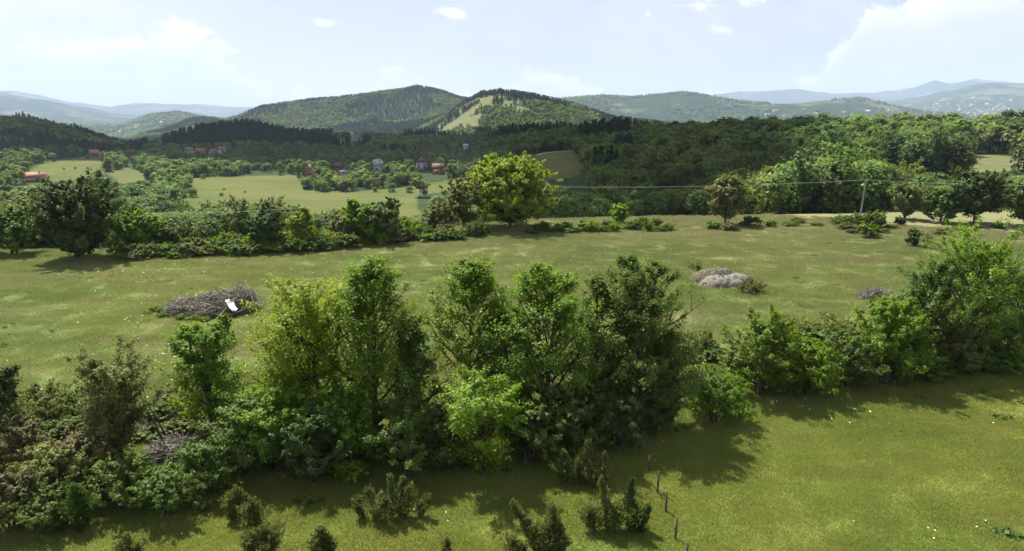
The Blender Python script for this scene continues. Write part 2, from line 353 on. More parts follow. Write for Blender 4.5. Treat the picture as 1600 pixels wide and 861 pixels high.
def m_blade():
    m = NT('grass_blades'); p = m.pos(); col = grass_colour(m, p); t = m.attr('tone')
    c = m.mix(m.ramp(t, .0, 1.), m.hsv(col, .5, .97, .95), m.hsv(col, .495, .93, 1.1))
    d = m.n('ShaderNodeBsdfDiffuse'); m.put(d.inputs[0], c); tr = m.n('ShaderNodeBsdfTranslucent'); m.put(tr.inputs[0], m.hsv(c, .49, 1.1, 1.3))
    mx = m.n('ShaderNodeMixShader'); mx.inputs[0].default_value = .4; m.t.links.new(d.outputs[0], mx.inputs[1]); m.t.links.new(tr.outputs[0], mx.inputs[2])
    m.t.links.new(mx.outputs[0], m.out.inputs['Surface']); return m.m
def m_land(name, far):
    m = NT(name); p = m.pos(); fa = m.attr('field'); fl = m.math('MINIMUM', fa, 1.0); dry = m.math('SUBTRACT', fa, 1.0, clamp=True)
    a = m.noise(.02, 4, .6, p); b = m.noise(.12, 4, .65, p); c = m.noise(.9, 3, .7, p)
    grass = m.mix(m.ramp(a, .35, .65), (.066, .082, .023), (.098, .100, .035)); grass = m.mix(m.ramp(b, .5, .75, 0, .55), grass, (.112, .106, .055))
    grass = m.mix(m.ramp(c, .5, .75, 0, .35), grass, (.06, .085, .024))
    st = m.noise(.05, 2, .5, m.mul(p, (.2, 2.2, 1))); grass = m.mix(m.ramp(st, .50, .6, 0, .55), grass, (.085, .105, .036))
    grass = m.mix(dry, grass, m.mix(m.ramp(b, .3, .7), (.090, .102, .044), (.142, .138, .078)))
    wood = m.mix(m.ramp(b, .3, .7), (.018, .034, .014), (.040, .062, .022))
    col = m.mix(fl, wood, grass); h = m.math('ADD', b, m.math('MULTIPLY', c, .3))
    if far:
        k = m.noise(.0016, 6, .62, p); v = m.n('ShaderNodeTexVoronoi'); v.inputs['Scale'].default_value = .0042; m.put(v.inputs['Vector'], m.mul(p, (1, .55, 1)))
        cell = m.n('ShaderNodeSeparateColor'); m.put(cell.inputs[0], v.outputs['Color'])
        patch = m.math('MULTIPLY', m.ramp(k, .50, .57), m.ramp(cell.outputs[0], .45, .5))
        fc = m.mix(cell.outputs[1], (.075, .095, .045), (.155, .15, .105))
        tr = m.noise(.02, 5, .75, p); wd = m.mix(m.ramp(tr, .35, .68), (.014, .030, .014), (.050, .078, .028))
        col = m.mix(patch, wd, fc); h = m.math('ADD', m.math('MULTIPLY', tr, 18), m.noise(.004, 4, .6, p))
        return m.principled(col, .95, m.bump(h, 2.2, 1.), .0)
    return m.principled(col, .95, m.bump(h, 1.0, .8), .03)
M_MEADOW, M_BLADE, M_VALLEY, M_HILL, M_FAR = m_meadow(), m_blade(), m_land('valley_ground', 0), m_land('hill_ground', 0), m_land('far_ground', 1)
def flat(name, c, rough=.85, n=0, amt=.3, spec=.2, sc=3):
    m = NT(name)
    if n: c = m.mix(m.ramp(m.noise(sc, 4, .65, m.n('ShaderNodeTexCoord').outputs['Object']), .3, .7, 0, 1), tuple(q * (1 - amt) for q in c), tuple(min(.9, q * (1 + amt)) for q in c))
    return m.principled(c, rough, None, spec)
# ------------------------------------------------------------------ ground sheets
BARE = []                                              # (x, y, radius) of trampled or scrubby soil, filled below
def build_ground():
    th = np.concatenate([np.linspace(-pi, -1.02, 60)[:-1], np.linspace(-1.02, 1.02, 480), np.linspace(1.02, pi, 60)[1:]])
    rings = [0, 6, 12, 17] + list(np.geomspace(20, 165, 90)) + list(np.geomspace(165, 1300, 130))[1:] + list(np.geomspace(1300, 3600, 90))[1:] + list(np.geomspace(3600, 22500, 106))[1:]
    rings = np.array(rings); ka = 4 + 89; kb = ka + 129; kc = kb + 89
    T, R = np.meshgrid(th, rings); X = R * np.sin(T); Y = R * np.cos(T); Z = terrain(X, Y)
    nt_ = len(th)
    for name, i0, i1, mat, lab in (('meadow', 0, ka, M_MEADOW, 'rough green meadow around the hedgerow'), ('valley', ka, kb, M_VALLEY, 'valley ground with fields and woods beyond the meadow'),
                                   ('wooded_hills', kb, kc, M_HILL, 'wooded hills behind the valley'), ('distant_mountains', kc, len(rings) - 1, M_FAR, 'hazy blue mountain ridges on the horizon')):
        x = X[i0:i1 + 1]; y = Y[i0:i1 + 1]; z = Z[i0:i1 + 1]; n = len(x)
        idx = np.arange(n * nt_).reshape(n, nt_)
        f = np.stack([idx[:-1, :-1], idx[:-1, 1:], idx[1:, 1:], idx[1:, :-1]], -1).reshape(-1, 4)[:, ::-1]
        me = mesh_np(name, np.stack([x, y, z], -1).reshape(-1, 3), f, (mat,), smooth=True)
        if i0 == 0:
            b = np.zeros(x.size); xf, yf = x.ravel(), y.ravel()
            for bx, by, br in BARE: b = np.maximum(b, np.clip(1.25 - np.hypot(xf - bx, yf - by) / br + fbm(xf, yf, 3, 1.5) * .9, 0, 1))
            a = me.attributes.new('bare', 'FLOAT', 'POINT'); a.data.foreach_set('value', b.astype(np.float32))
            uu, vv = project(xf, yf, z.ravel()); ok = yf > 20
            for nm, poly in (('crop', [(-300, 390), (30, 392), (50, 396), (46, 403), (-300, 408)]), ('straw', [(690, 362), (760, 352), (820, 340), (1060, 340), (1075, 350), (900, 355), (790, 362)])):
                a = me.attributes.new(nm, 'FLOAT', 'POINT'); a.data.foreach_set('value', (in_poly(uu, vv, poly) & ok).astype(np.float32))
        elif i0 < kc:
            fm = field_mask(x, y, z)
            if i0 == ka:
                rr = np.hypot(x, y); e = edge_r(np.arctan2(x, y)); fm = np.maximum(fm, (rr < e + 30) * 1.0)
            a = me.attributes.new('field', 'FLOAT', 'POINT'); a.data.foreach_set('value', fm.ravel().astype(np.float32))
        tag(link(name, me), lab, name.replace('_', ' ').split()[-1], kind='structure')
# running horizon for hiding tests
VT = np.linspace(-.80, .80, 400); VR = np.geomspace(60, 9000, 320)
_T, _R = np.meshgrid(VT, VR, indexing='ij'); _Z = terrain(_R * np.sin(_T), _R * np.cos(_T))
_S = np.maximum.accumulate((_Z - CAMZ) / _R, axis=1)
def hidden(x, y, ztop, slack=0.004):
    th = np.arctan2(x, y); r = np.hypot(x, y)
    i = np.clip(np.round((th - VT[0]) / (VT[1] - VT[0])).astype(int), 0, len(VT) - 1)
    k = np.clip(np.searchsorted(VR, r * .97) - 1, 0, len(VR) - 1)
    return (ztop - CAMZ) / r < _S[i, k] - slack
# ------------------------------------------------------------------ plants
def rng(seed): return np.random.RandomState(seed)
def unit(v): return v / np.maximum(np.linalg.norm(v, axis=-1, keepdims=True), 1e-9)
def tube_np(path, radii, sides=5):
    path = np.asarray(path, float); n = len(path); V = []; F = []
    tan_ = unit(np.gradient(path, axis=0)); ref = np.array([0., 0, 1]) if abs(tan_[0][2]) < .9 else np.array([1., 0, 0])
    for i in range(n):
        a = unit(np.cross(tan_[i], ref)); b = np.cross(tan_[i], a)
        for s in range(sides):
            q = 2 * pi * s / sides; V.append(path[i] + radii[i] * (cos(q) * a + sin(q) * b))
    for i in range(n - 1):
        for s in range(sides):
            t = (s + 1) % sides; F.append((i * sides + s, i * sides + t, (i + 1) * sides + t, (i + 1) * sides + s))
    return np.array(V), np.array(F)
def leaves_np(cl, per, size, R, up=.55, elong=1.7, flat_=.75, shell=.55, dirs=None, stretch=1.0, centre=None):
    """cl: (N,4) clump centres + radius.  Returns verts, quads, tone"""
    n = len(cl); c = np.repeat(cl[:, :3], per, 0); cr = np.repeat(cl[:, 3], per)
    d = unit(R.normal(size=(n * per, 3))); rad = R.rand(n * per) ** shell * (1 + .55 * (R.rand(n * per) < .2))
    off = d * (rad * cr)[:, None]; off[:, 2] *= flat_
    if dirs is not None:
        dd = np.repeat(dirs, per, 0); q = (off * dd).sum(1, keepdims=True); off = off * .8 + dd * q * stretch
    p = c + off
    o = d * .6 if centre is None else d * .45 + unit(p - np.array(centre)) * .75
    nrm = unit(o + np.array([0, 0, up]) + R.normal(size=p.shape) * (.55 if centre is None else .42))
    t = unit(np.cross(nrm, R.normal(size=p.shape))); b = np.cross(nrm, t)
    s = (size * (.65 + .7 * R.rand(n * per)))[:, None]
    t = t * s * elong * .5; b = b * s * .5
    V = np.stack([p - t, p + b, p + t, p - b], 1).reshape(-1, 3)
    F = np.arange(len(p) * 4).reshape(-1, 4)
    tone = np.clip(np.repeat(R.rand(n), per) * .75 + R.rand(n * per) * .3, 0, 1)
    return V, F, tone
def merge(parts):
    V = []; F = []; k = 0
    for v, f in parts:
        V.append(v); F.append(f + k); k += len(v)
    return np.concatenate(V), np.concatenate(F)
def curve_pts(p0, d, L, n, bend, R, wob=.06):
    pts = [np.array(p0, float)]; d = np.array(d, float)
    for i in range(n):
        d = unit(d + np.array([0, 0, bend]) + R.normal(size=3) * wob); pts.append(pts[-1] + d * L / n)
    return np.array(pts)
LEAF_K, PER_K = .68, 1.26
PROFILE = {   # crown half width against height fraction
 'round': ([0, .15, .4, .65, .85, 1], [.45, .85, 1., .95, .65, .15]),
 'column': ([0, .15, .4, .7, .9, 1], [.7, 1., 1., .66, .32, .06]),
 'cone': ([0, .1, .3, .6, .85, 1], [.6, 1., .85, .55, .25, .05]),
 'vase': ([0, .2, .5, .75, .9, 1], [.35, .6, .9, 1., .8, .35]),
 'dome': ([0, .15, .4, .65, .85, 1], [.80, 1., 1., .88, .66, .35]),
 'bush': ([0, .2, .5, .75, .9, 1], [.9, 1., 1., .8, .6, .3]),
}
def tree_data(seed, H, Wd, clear=.15, prof='round', limbs=34, asc=.75, stems=1, clump=.11, per=70, leaf=.16, lean=0., spread=.12, trunk=.022, fill=1.0, sub=4, up=.55, flat_=.75):
    if prof == 'bush': limbs = int(limbs * 1.5); clump *= .72; per = int(per * (.66 if H > 2.6 or H == 1.0 else .52))
    R = rng(seed); wood = []; cl = []
    px, py = PROFILE[prof]; dr = []; per = int(per * (PER_K if leaf < .2 or H < 1.5 else .78)); leaf = leaf * (LEAF_K if leaf < .2 else .9)
    for s in range(stems):
        a0 = R.rand() * 6.28; off = np.array([cos(a0), sin(a0), 0]) * (Wd * spread if stems > 1 else 0)
        hs = H * (1 if s == 0 else .72 + .25 * R.rand())
        st = curve_pts(off * .35, unit(np.array([off[0] / H * 1.4 + lean, off[1] / H * 1.4, 1])), hs * .97, 9, .03, R, .05)
        rb = trunk * hs; wood.append(tube_np(st, np.linspace(rb, rb * .15, len(st)), 6))
        nl = max(3, int(limbs / stems))
        for k in range(nl):
            f = clear + (1 - clear) * ((k + .5 + .6 * (R.rand() - .5)) / nl) ** .9
            f = min(f, .985); q = f * (len(st) - 1); i = int(q); base = st[i] + (st[min(i + 1, len(st) - 1)] - st[i]) * (q - i)
            cf = (f - clear) / (1 - clear); w = np.interp(cf, px, py) * Wd * .5 * (.75 + .45 * R.rand())
            az = k * 2.4 + R.rand() * .9; d = np.array([cos(az), sin(az), asc * (.6 + .9 * cf) + .15 * R.normal()])
            L = w * (1 + .35 * asc); lb = curve_pts(base, unit(d), L, 4, .10, R, .12)
            rl = rb * (1 - f) * .5 + .006 * H * .35
            wood.append(tube_np(lb, np.linspace(rl, rl * .25, len(lb)), 4))
            cr = clump * H * (.75 + .5 * R.rand()) * (1.12 - .5 * cf)
            for t in (2, 3, 4):
                if R.rand() < fill * (.45 + .14 * t): cl.append(np.append(lb[t] + R.normal(size=3) * cr * .25, cr * (.95 if t < 4 else .8))); dr.append(unit(lb[t] - lb[t - 1] + np.array([0, 0, .1 * L])))
            for j in range(sub):
                t = 1 + R.randint(3); dd = unit(np.array([cos(az + R.normal() * 1.1), sin(az + R.normal() * 1.1), asc + .3 * R.normal()])); sb = curve_pts(lb[t], dd, L * (.25 + .3 * R.rand()), 2, .1, R, .15)
                wood.append(tube_np(sb, [rl * .4, rl * .25, rl * .12], 3))
                if R.rand() < fill: cl.append(np.append(sb[-1], cr * (.5 + .4 * R.rand()))); dr.append(unit(sb[-1] - sb[0] + np.array([0, 0, .08 * L])))
        cl.append(np.append(st[-1], clump * H * .45)); dr.append(np.array([0, 0, 1.]))
    cl = np.array(cl); cl[:, 2] = np.maximum(cl[:, 2], cl[:, 3] * .55)
    lv = leaves_np(cl, per, leaf, R, up=up, flat_=flat_, dirs=np.array(dr), stretch=.9, centre=(lean * H * .5, 0, H * .42))
    return merge(wood), lv
def spire_data(seed, spikes, per=900, leaf=.10, lift=1.1):
    """juniper: spikes = (dx, dy, height, radius, lean x, lean y)"""
    R = rng(seed); wood = []; P = []; D = []; S = []; TN = []
    for dx, dy, h, r, lx, ly in spikes:
        ax = np.array([lx, ly, 1.]); top = np.array([dx, dy, 0]) + ax * h
        wood.append(tube_np(np.array([[dx, dy, 0], [dx + lx * h * .5, dy + ly * h * .5, h * .5], top * .97]), [.05 * r + .03, .04 * r + .02, .006], 5))
        nb = max(16, int(per / 26))
        side = R.rand(7) * 6.28
        for k in range(nb):               # upswept sprays round the axis
            f = ((k + R.rand()) / nb) ** 1.1; az = side[R.randint(7)] + R.normal() * .28
            rr = r * .95 * np.interp(f, [0, .12, .35, .7, 1], [.7, 1., .75, .34, .03]) * (.45 + .75 * R.rand())
            base = np.array([dx, dy, 0]) + ax * (f * h * .93); m = max(6, int(per / nb)); t = R.rand(m) ** .7
            az2 = az; o = np.array([cos(az2), sin(az2), 0])
            p = base + t[:, None] * (o * rr + np.array([0, 0, rr * 1.25])) + R.normal(size=(m, 3)) * r * .085
            d = unit(o * .7 + np.array([0, 0, lift]) + R.normal(size=(m, 3)) * .45)
            P.append(p); D.append(d); S.append(np.full(m, 1.0)); TN.append(np.clip(R.rand() * .7 + R.rand(m) * .35, 0, 1))
    P = np.concatenate(P); D = np.concatenate(D); TN = np.concatenate(TN); P[:, 2] = np.maximum(P[:, 2], .03)
    b = unit(np.cross(D, R.normal(size=P.shape))); s = leaf * (.7 + .7 * R.rand(len(P)))[:, None]
    V = np.stack([P - D * s * .5, P + b * s * .28, P + D * s * 1.1, P - b * s * .28], 1).reshape(-1, 3)
    return merge(wood), (V, np.arange(len(V)).reshape(-1, 4), TN)
def tree_meshes(name, data, mat, bark=None):
    (wv, wf), (lv, lf, tn) = data
    return mesh_np(name + '_trunk', wv, wf, (bark or BARK,), smooth=True), mesh_np(name + '_crown', lv, lf, (LEAF[mat],), tone=tn)
def joined(name, data, mat):
    (wv, wf), (lv, lf, tn) = data
    V = np.concatenate([wv, lv]); F = np.concatenate([wf, lf + len(wv)])
    me = mesh_np(name, V, F, (BARK, LEAF[mat]), np.concatenate([np.zeros(len(wf)), np.ones(len(lf))]), np.concatenate([np.zeros(len(wf)), tn]))
    return bpy.data.objects.new(name, me)
def plant_thing(name, meshes, loc, rz, sc, label, cat, group=None):
    o = empty(name, loc, rz); o.scale = sc if isinstance(sc, tuple) else (sc, sc, sc); tag(o, label, cat, group)
    t = link('trunk', meshes[0], o); c = link('crown', meshes[1], o)
    return o
def scatter(name, pts, rz, sc, vi, variants, label, cat, tilt=None):
    me = bpy.data.meshes.new(name); n = len(pts); me.vertices.add(n); me.vertices.foreach_set('co', np.asarray(pts, np.float32).ravel())
    for nm, ty, arr in (('rz', 'FLOAT', rz), ('sc', 'FLOAT', sc), ('vi', 'INT', vi)):
        a = me.attributes.new(nm, ty, 'POINT'); a.data.foreach_set('value', np.asarray(arr, np.float32 if ty == 'FLOAT' else np.int32))
    o = link(name, me); tag(o, label, cat, kind='stuff')
    g = bpy.data.node_groups.new(name, 'GeometryNodeTree'); g.interface.new_socket('Geometry', in_out='INPUT', socket_type='NodeSocketGeometry'); g.interface.new_socket('Geometry', in_out='OUTPUT', socket_type='NodeSocketGeometry')
    N, L = g.nodes, g.links; gi = N.new('NodeGroupInput'); go = N.new('NodeGroupOutput'); ip = N.new('GeometryNodeInstanceOnPoints'); gt = N.new('GeometryNodeGeometryToInstance')
    for v in list(variants)[::-1]:
        oi = N.new('GeometryNodeObjectInfo'); oi.inputs['Object'].default_value = v; oi.inputs['As Instance'].default_value = False; L.new(oi.outputs['Geometry'], gt.inputs[0])
    def na(nm, ty):
        q = N.new('GeometryNodeInputNamedAttribute'); q.data_type = ty; q.inputs['Name'].default_value = nm; return q.outputs[0]
    cx = N.new('ShaderNodeCombineXYZ'); L.new(na('rz', 'FLOAT'), cx.inputs[2])
    L.new(gi.outputs[0], ip.inputs['Points']); L.new(gt.outputs[0], ip.inputs['Instance']); ip.inputs['Pick Instance'].default_value = True
    L.new(na('vi', 'INT'), ip.inputs['Instance Index']); L.new(cx.outputs[0], ip.inputs['Rotation']); L.new(na('sc', 'FLOAT'), ip.inputs['Scale']); L.new(ip.outputs[0], go.inputs[0])
    md = o.modifiers.new('scatter', 'NODES'); md.node_group = g
    return o
# ------------------------------------------------------------------ air
def box_mesh(name, lo, hi, mats=()):
    x0, y0, z0 = lo; x1, y1, z1 = hi
    v = [(x0, y0, z0), (x1, y0, z0), (x1, y1, z0), (x0, y1, z0), (x0, y0, z1), (x1, y0, z1), (x1, y1, z1), (x0, y1, z1)]
    return mesh_np(name, np.array(v), np.array([(0, 3, 2, 1), (4, 5, 6, 7), (0, 1, 5, 4), (1, 2, 6, 5), (2, 3, 7, 6), (3, 0, 4, 7)]), mats)
def build_haze():
    m = NT('haze'); pv = m.n('ShaderNodeVolumePrincipled'); pv.inputs['Color'].default_value = HAZE_COLOR + (1,); pv.inputs['Density'].default_value = HAZE_DENSITY
    pv.inputs['Anisotropy'].default_value = .1
    m.t.links.new(pv.outputs[0], m.out.inputs['Volume'])
    tag(link('haze', box_mesh('haze', (-22900, -22900, -500), (22900, 22900, 1250), (m.m,))), 'thin blue summer haze filling the air over the whole landscape', 'haze', kind='stuff')
# unseen cloud added above the frame, lumps placed to shade village and dark woods
def build_shade_cloud():
    import bmesh
    R = rng(4); alt = 1650; off = np.array([sin(SUN_AZ), cos(SUN_AZ)]) * alt / tan(SUN_EL); parts = []
    V = []; F = []; k = 0
    for x, y, r in ((-560, 880, 190), (-430, 800, 170), (-330, 760, 190), (-160, 760, 220), (20, 740, 200), (150, 640, 160), (-60, 950, 170), (-260, 960, 170), (90, 480, 120), (75, 370, 85), (60, 290, 62), (50, 222, 52), (30, 165, 36),
                    (-640, 1010, 160), (240, 560, 80), (-90, 560, 90)):
        bm = bmesh.new(); bmesh.ops.create_icosphere(bm, subdivisions=4, radius=1)
        v = np.array([q.co[:] for q in bm.verts]); f = np.array([[a.index for a in p.verts] for p in bm.faces]); bm.free()
        n = fbm(v[:, 0] * 3 + x, v[:, 1] * 3 + v[:, 2] * 2 + y, 4, 1.6)
        v = v * (1 + .55 * n)[:, None] * r * np.array([1, 1, .42]); v[:, 2] = np.where(v[:, 2] < 0, v[:, 2] * .35, v[:, 2])
        V.append(v + np.array([x + off[0], y + off[1], alt])); F.append(f + k); k += len(v)
    m = NT('cloud'); d = m.n('ShaderNodeBsdfDiffuse'); d.inputs[0].default_value = (.9, .9, .9, 1); t = m.n('ShaderNodeBsdfTranslucent'); t.inputs[0].default_value = (.9, .9, .9, 1)
    mx = m.n('ShaderNodeMixShader'); mx.inputs[0].default_value = .4; m.t.links.new(d.outputs[0], mx.inputs[1]); m.t.links.new(t.outputs[0], mx.inputs[2]); m.t.links.new(mx.outputs[0], m.out.inputs['Surface'])
    tag(link('cloud', mesh_np('cloud', np.concatenate(V), np.concatenate(F), (m.m,), smooth=True)), 'unseen cloud added high over the valley to shade village and woods', 'cloud', kind='structure')
build_haze(); build_shade_cloud()
BARE += [(-13.6, 31, 4.2), (-16, 30, 2.5), (13.5, 34.5, 2.6), (12, 36, 2.2), (21, 43, 2.5), (-4, 35, 2.6), (-19.5, 37, 2.2)]
build_ground()
# ------------------------------------------------------------------ houses
WALLC = {'white': (.50, .49, .46), 'cream': (.42, .37, .30), 'brick': (.22, .11, .075), 'grey': (.34, .33, .31)}
ROOFC = {'orange': (.26, .145, .105), 'red': (.125, .072, .060), 'brown': (.10, .06, .05), 'pink': (.22, .13, .105), 'grey': (.36, .38, .39)}
MW = {k: flat('wall_' + k, c, .9, 1, .15, sc=1.2) for k, c in WALLC.items()}
MR = {k: flat('roof_' + k, c, .85, 1, .28, sc=2.5) for k, c in ROOFC.items()}
M_GLASS = flat('window_glass', (.03, .035, .04), .15, spec=.6); M_DOOR = flat('door_wood', (.10, .055, .03), .7)
HOUSE_BOX = []
def house(u, v, wpx, dep, hw, hr, yaw, wall, roof, label, kind='gable', rmin=300, group=None):
    x, y, z, r = ground_at(u, v, rmin)
    dist = y * CP - (z - CAMZ) * SP; wpx *= .78; dep *= .9; hr *= .85; hw *= .9; w = wpx * dist / FPX
    o = empty('house', (x, y, z), yaw); tag(o, label, 'house', group)
    a, d = w / 2, dep / 2
    link('wall', box_mesh('wall', (-a, -d, -1.2), (a, d, hw), (MW[wall],)), o)
    e = .5; A, D = a + e, d + e; zz = hw + .02
    if kind == 'hip':
        g = max(.3, A - D) if A > D else .3
        V = [(-A, -D, zz), (A, -D, zz), (A, D, zz), (-A, D, zz), (-g, 0, zz + hr), (g, 0, zz + hr)]
        F3 = np.array([(1, 2, 5), (3, 0, 4)]); F4 = np.array([(0, 1, 5, 4), (2, 3, 4, 5), (3, 2, 1, 0)])
    elif kind == 'front':                 # gable end towards the meadow
        V = [(-A, -D, zz), (A, -D, zz), (A, D, zz), (-A, D, zz), (0, -D, zz + hr), (0, D, zz + hr)]
        F3 = np.array([(0, 1, 4), (2, 3, 5)]); F4 = np.array([(1, 2, 5, 4), (3, 0, 4, 5), (3, 2, 1, 0)])
    else:
        V = [(-A, -D, zz), (A, -D, zz), (A, D, zz), (-A, D, zz), (-A, 0, zz + hr), (A, 0, zz + hr)]
        F3 = np.array([(1, 2, 5), (3, 0, 4)]); F4 = np.array([(0, 1, 5, 4), (2, 3, 4, 5), (3, 2, 1, 0)])
    rf = link('roof', mesh_np('roof', np.array(V, float), [F3, F4], (MR[roof],)), o)
    if kind == 'front':
        gm = mesh_np('gable', np.array([(-a, -D - .03, zz + .1), (a, -D - .03, zz + .1), (0, -D - .03, zz + hr - .5)]), np.array([(0, 1, 2)]), (MW[wall],)); link('gable', gm, o)
    link('chimney', box_mesh('chimney', (a * .4, -.3, hw + hr * .4), (a * .4 + .6, .3, hw + hr + .8), (MW['brick'],)), rf)
    n = max(1, int(w / 3.6))
    wm = box_mesh('window', (-.55, -.05, -.65), (.55, .05, .65), (M_GLASS,))
    for i in range(n):
        for fl in ((hw * .5,) if hw < 4.6 else (1.6, hw - 1.5)):
            q = link('window', wm, o); q.location = (-a + (i + .5) * w / n, -d - .03, fl)
    q = link('door', box_mesh('door', (-.5, -.05, 0), (.5, .05, 2.1), (M_DOOR,)), o); q.location = (min(a - .8, w / n * .5 + .9), -d - .04, 0)
    uu, vt = project(x, y, z + hw + hr); HOUSE_BOX.append((float(uu), float(vt), v + .5, wpx / 2 + 1, r))
    return o
house(57, 283.5, 35, 9, 2.2, 4.0, .02, 'brick', 'orange', 'long low house with bright orange roof among trees at the left edge of the valley')
house(148, 245, 15, 9, 2.6, 4.6, .35, 'brick', 'orange', 'orange roofed farmhouse at the top of the small sloping meadow, left side')
house(137, 248, 6, 4, 1.6, 1.4, .2, 'brick', 'brown', 'tiny brick shed just below the farmhouse on the sloping meadow')
house(207, 245, 15, 8, 4.0, 3.4, .3, 'brick', 'red', 'dull red roofed house beside the tall dark spruce')
house(243, 240, 13, 8, 2.5, 4.0, -.2, 'brick', 'brown', 'small brownish roofed house right of the tall dark spruce')
house(296, 239, 14, 8, 2.8, 3.2, 0, 'white', 'pink', 'pale walled house with faded roof, leftmost of the row of four under the pine ridge')
house(314, 241, 16, 9, 2.6, 3.8, .1, 'cream', 'pink', 'second house from the left in the row of four under the pine ridge')
house(335, 240, 15, 8, 2.6, 2.2, -.1, 'grey', 'pink', 'third house from the left in the row, with low faded roof')
house(348, 239, 13, 8, 3.6, 3.2, .1, 'cream', 'pink', 'rightmost and brightest roofed house of the row under the pine ridge')
house(484, 275, 19, 10, 1.8, 7.0, .15, 'brick', 'red', 'steep pointed red barn at the left end of the valley village', 'front')
house(529, 267, 27, 9, 3.0, 4.0, -.05, 'brick', 'brown', 'long house with dark brown hipped roof left of the white gabled house', 'hip')
house(538, 271, 15, 5, 1.4, 1.0, .1, 'white', 'grey', 'low white shed with pale roof in front of the brown roofed house')
house(590, 268, 21, 10, 5.0, 4.6, -.3, 'white', 'grey', 'white two storey gabled house in the middle of the village', 'front')
house(659, 264, 21, 10, 5.4, 4.6, .1, 'white', 'red', 'white house with red pyramid roof, right part of the village', 'hip')
house(685, 272, 20, 9, 3.6, 4.4, -.1, 'brick', 'red', 'faded reddish roofed house right of the red pyramid roof')
house(536, 224, 9, 8, 3, 3, 0, 'white', 'pink', 'tiny pale house high in the dark woods above the village')
house(728, 234, 9, 7, 4, 2.5, 0, 'white', 'grey', 'tiny pale house alone in the woods left of the road')
# pale garden wall in the village
def draped_strip(name, pix, width, mat, lab, cat, rmin=300, rmax=1200, lift=.12, kind='structure'):
    P = [ground_at(u, v, rmin, rmax)[:2] for u, v in pix]; Q = []
    for (ax, ay), (bx, by) in zip(P[:-1], P[1:]):
        n = max(2, int(math.hypot(bx - ax, by - ay) / 3))
        for i in range(n): Q.append((ax + (bx - ax) * i / n, ay + (by - ay) * i / n))
    Q.append(P[-1]); Q = np.array(Q)
    for _ in range(4): Q[1:-1] = (Q[:-2] + 2 * Q[1:-1] + Q[2:]) / 4
    T = unit(np.gradient(Q, axis=0)); Nn = np.stack([-T[:, 1], T[:, 0]], 1) * width / 2
    c = [Q - Nn, Q - Nn / 3, Q + Nn / 3, Q + Nn]; zc = terrain(Q[:, 0], Q[:, 1])
    rows = [np.column_stack([q, np.maximum(terrain(q[:, 0], q[:, 1]), zc) + lift]) for q in c]
    low = [np.column_stack([rows[0][:, :2], rows[0][:, 2] - 1.2]), np.column_stack([rows[3][:, :2], rows[3][:, 2] - 1.2])]
    rows = [low[0]] + rows + [low[1]]
    V = np.stack(rows, 1).reshape(-1, 3); n = len(Q); k = len(rows); F = []
    for i in range(n - 1):
        for j in range(k - 1): F.append((i * k + j, i * k + j + 1, (i + 1) * k + j + 1, (i + 1) * k + j))
    tag(link(name, mesh_np(name, V, np.array(F)[:, ::-1], (mat,))), lab, cat, kind=kind)
    return Q
M_ROAD = flat('asphalt', (.17, .165, .16), .9, 1, .2, sc=.6); M_TRACK = flat('gravel_track', (.30, .27, .22), .95, 1, .2, sc=.8); M_GWALL = flat('garden_wall', (.55, .54, .50), .9, 1, .15)
ROAD = draped_strip('road', [(807, 245), (808, 252), (812, 260), (822, 268), (834, 276), (846, 286), (856, 296), (862, 304)], 6.0, M_ROAD, 'grey asphalt road running down between the woods behind the bright tree', 'road', 250, 900)
TRACK = draped_strip('farm_track', [(838, 243), (852, 239), (872, 237), (896, 236)], 3.2, M_TRACK, 'pale farm track along the top of the small field above the road', 'track', 300, 900)
TRACK2 = draped_strip('village_lane', [(458, 271), (480, 271), (500, 268), (520, 267)], 3.0, M_GWALL, 'pale lane along the left end of the village', 'lane', 300, 900)
# town on the far slopes: white specks with pale red roofs
def far_town():
    R = rng(5); V = [(-9, -6, 0), (9, -6, 0), (9, 6, 0), (-9, 6, 0), (-9, -6, 7), (9, -6, 7), (9, 6, 7), (-9, 6, 7), (-9.5, 0, 11), (9.5, 0, 11)]
    F4 = np.array([(0, 1, 5, 4), (1, 2, 6, 5), (2, 3, 7, 6), (3, 0, 4, 7), (4, 5, 9, 8), (6, 7, 8, 9)]); F3 = np.array([(5, 6, 9), (7, 4, 8)])
    mats = [('white', 'orange'), ('white', 'grey'), ('cream', 'pink')]
    ms = []
    for w, rf in mats:
        me = bpy.data.meshes.new('far_house'); me.from_pydata([tuple(q) for q in V], [], [tuple(map(int, f)) for f in F4] + [tuple(map(int, f)) for f in F3])
        me.materials.append(MW[w]); me.materials.append(MR[rf]); me.polygons.foreach_set('material_index', [0, 0, 0, 0, 1, 1, 0, 0]); ms.append(me)
    def cluster(n, u0, u1, v0, v1, rmin, label, group, sc):
        k = 0
        while k < n:
            u = R.uniform(u0, u1); v = R.uniform(v0, v1); x, y, z, r = ground_at(u, v, rmin, 16000)
            if r > 14000: k += 1; continue
            o = link('far_house', ms[R.randint(3)]); o.location = (x, y, z - 1); o.rotation_euler = (0, 0, R.rand() * 3); s = sc * R.uniform(.6, 1.5); o.scale = (s, s, s)
            tag(o, label, 'house', group); k += 1
    cluster(70, 1445, 1605, 152, 184, 3500, 'tiny pale house of the far town on the hazy slopes at right', 'houses of the far town', 1.5)
    cluster(22, 120, 300, 184, 212, 3500, 'tiny pale house in the hazy valley far behind the dark left hill', 'houses in the far left valley', 1.2)
    cluster(14, 1180, 1420, 172, 184, 3500, 'tiny pale house on the far wooded ridge right of centre', 'houses on the far middle ridge', 1.2)
far_town()
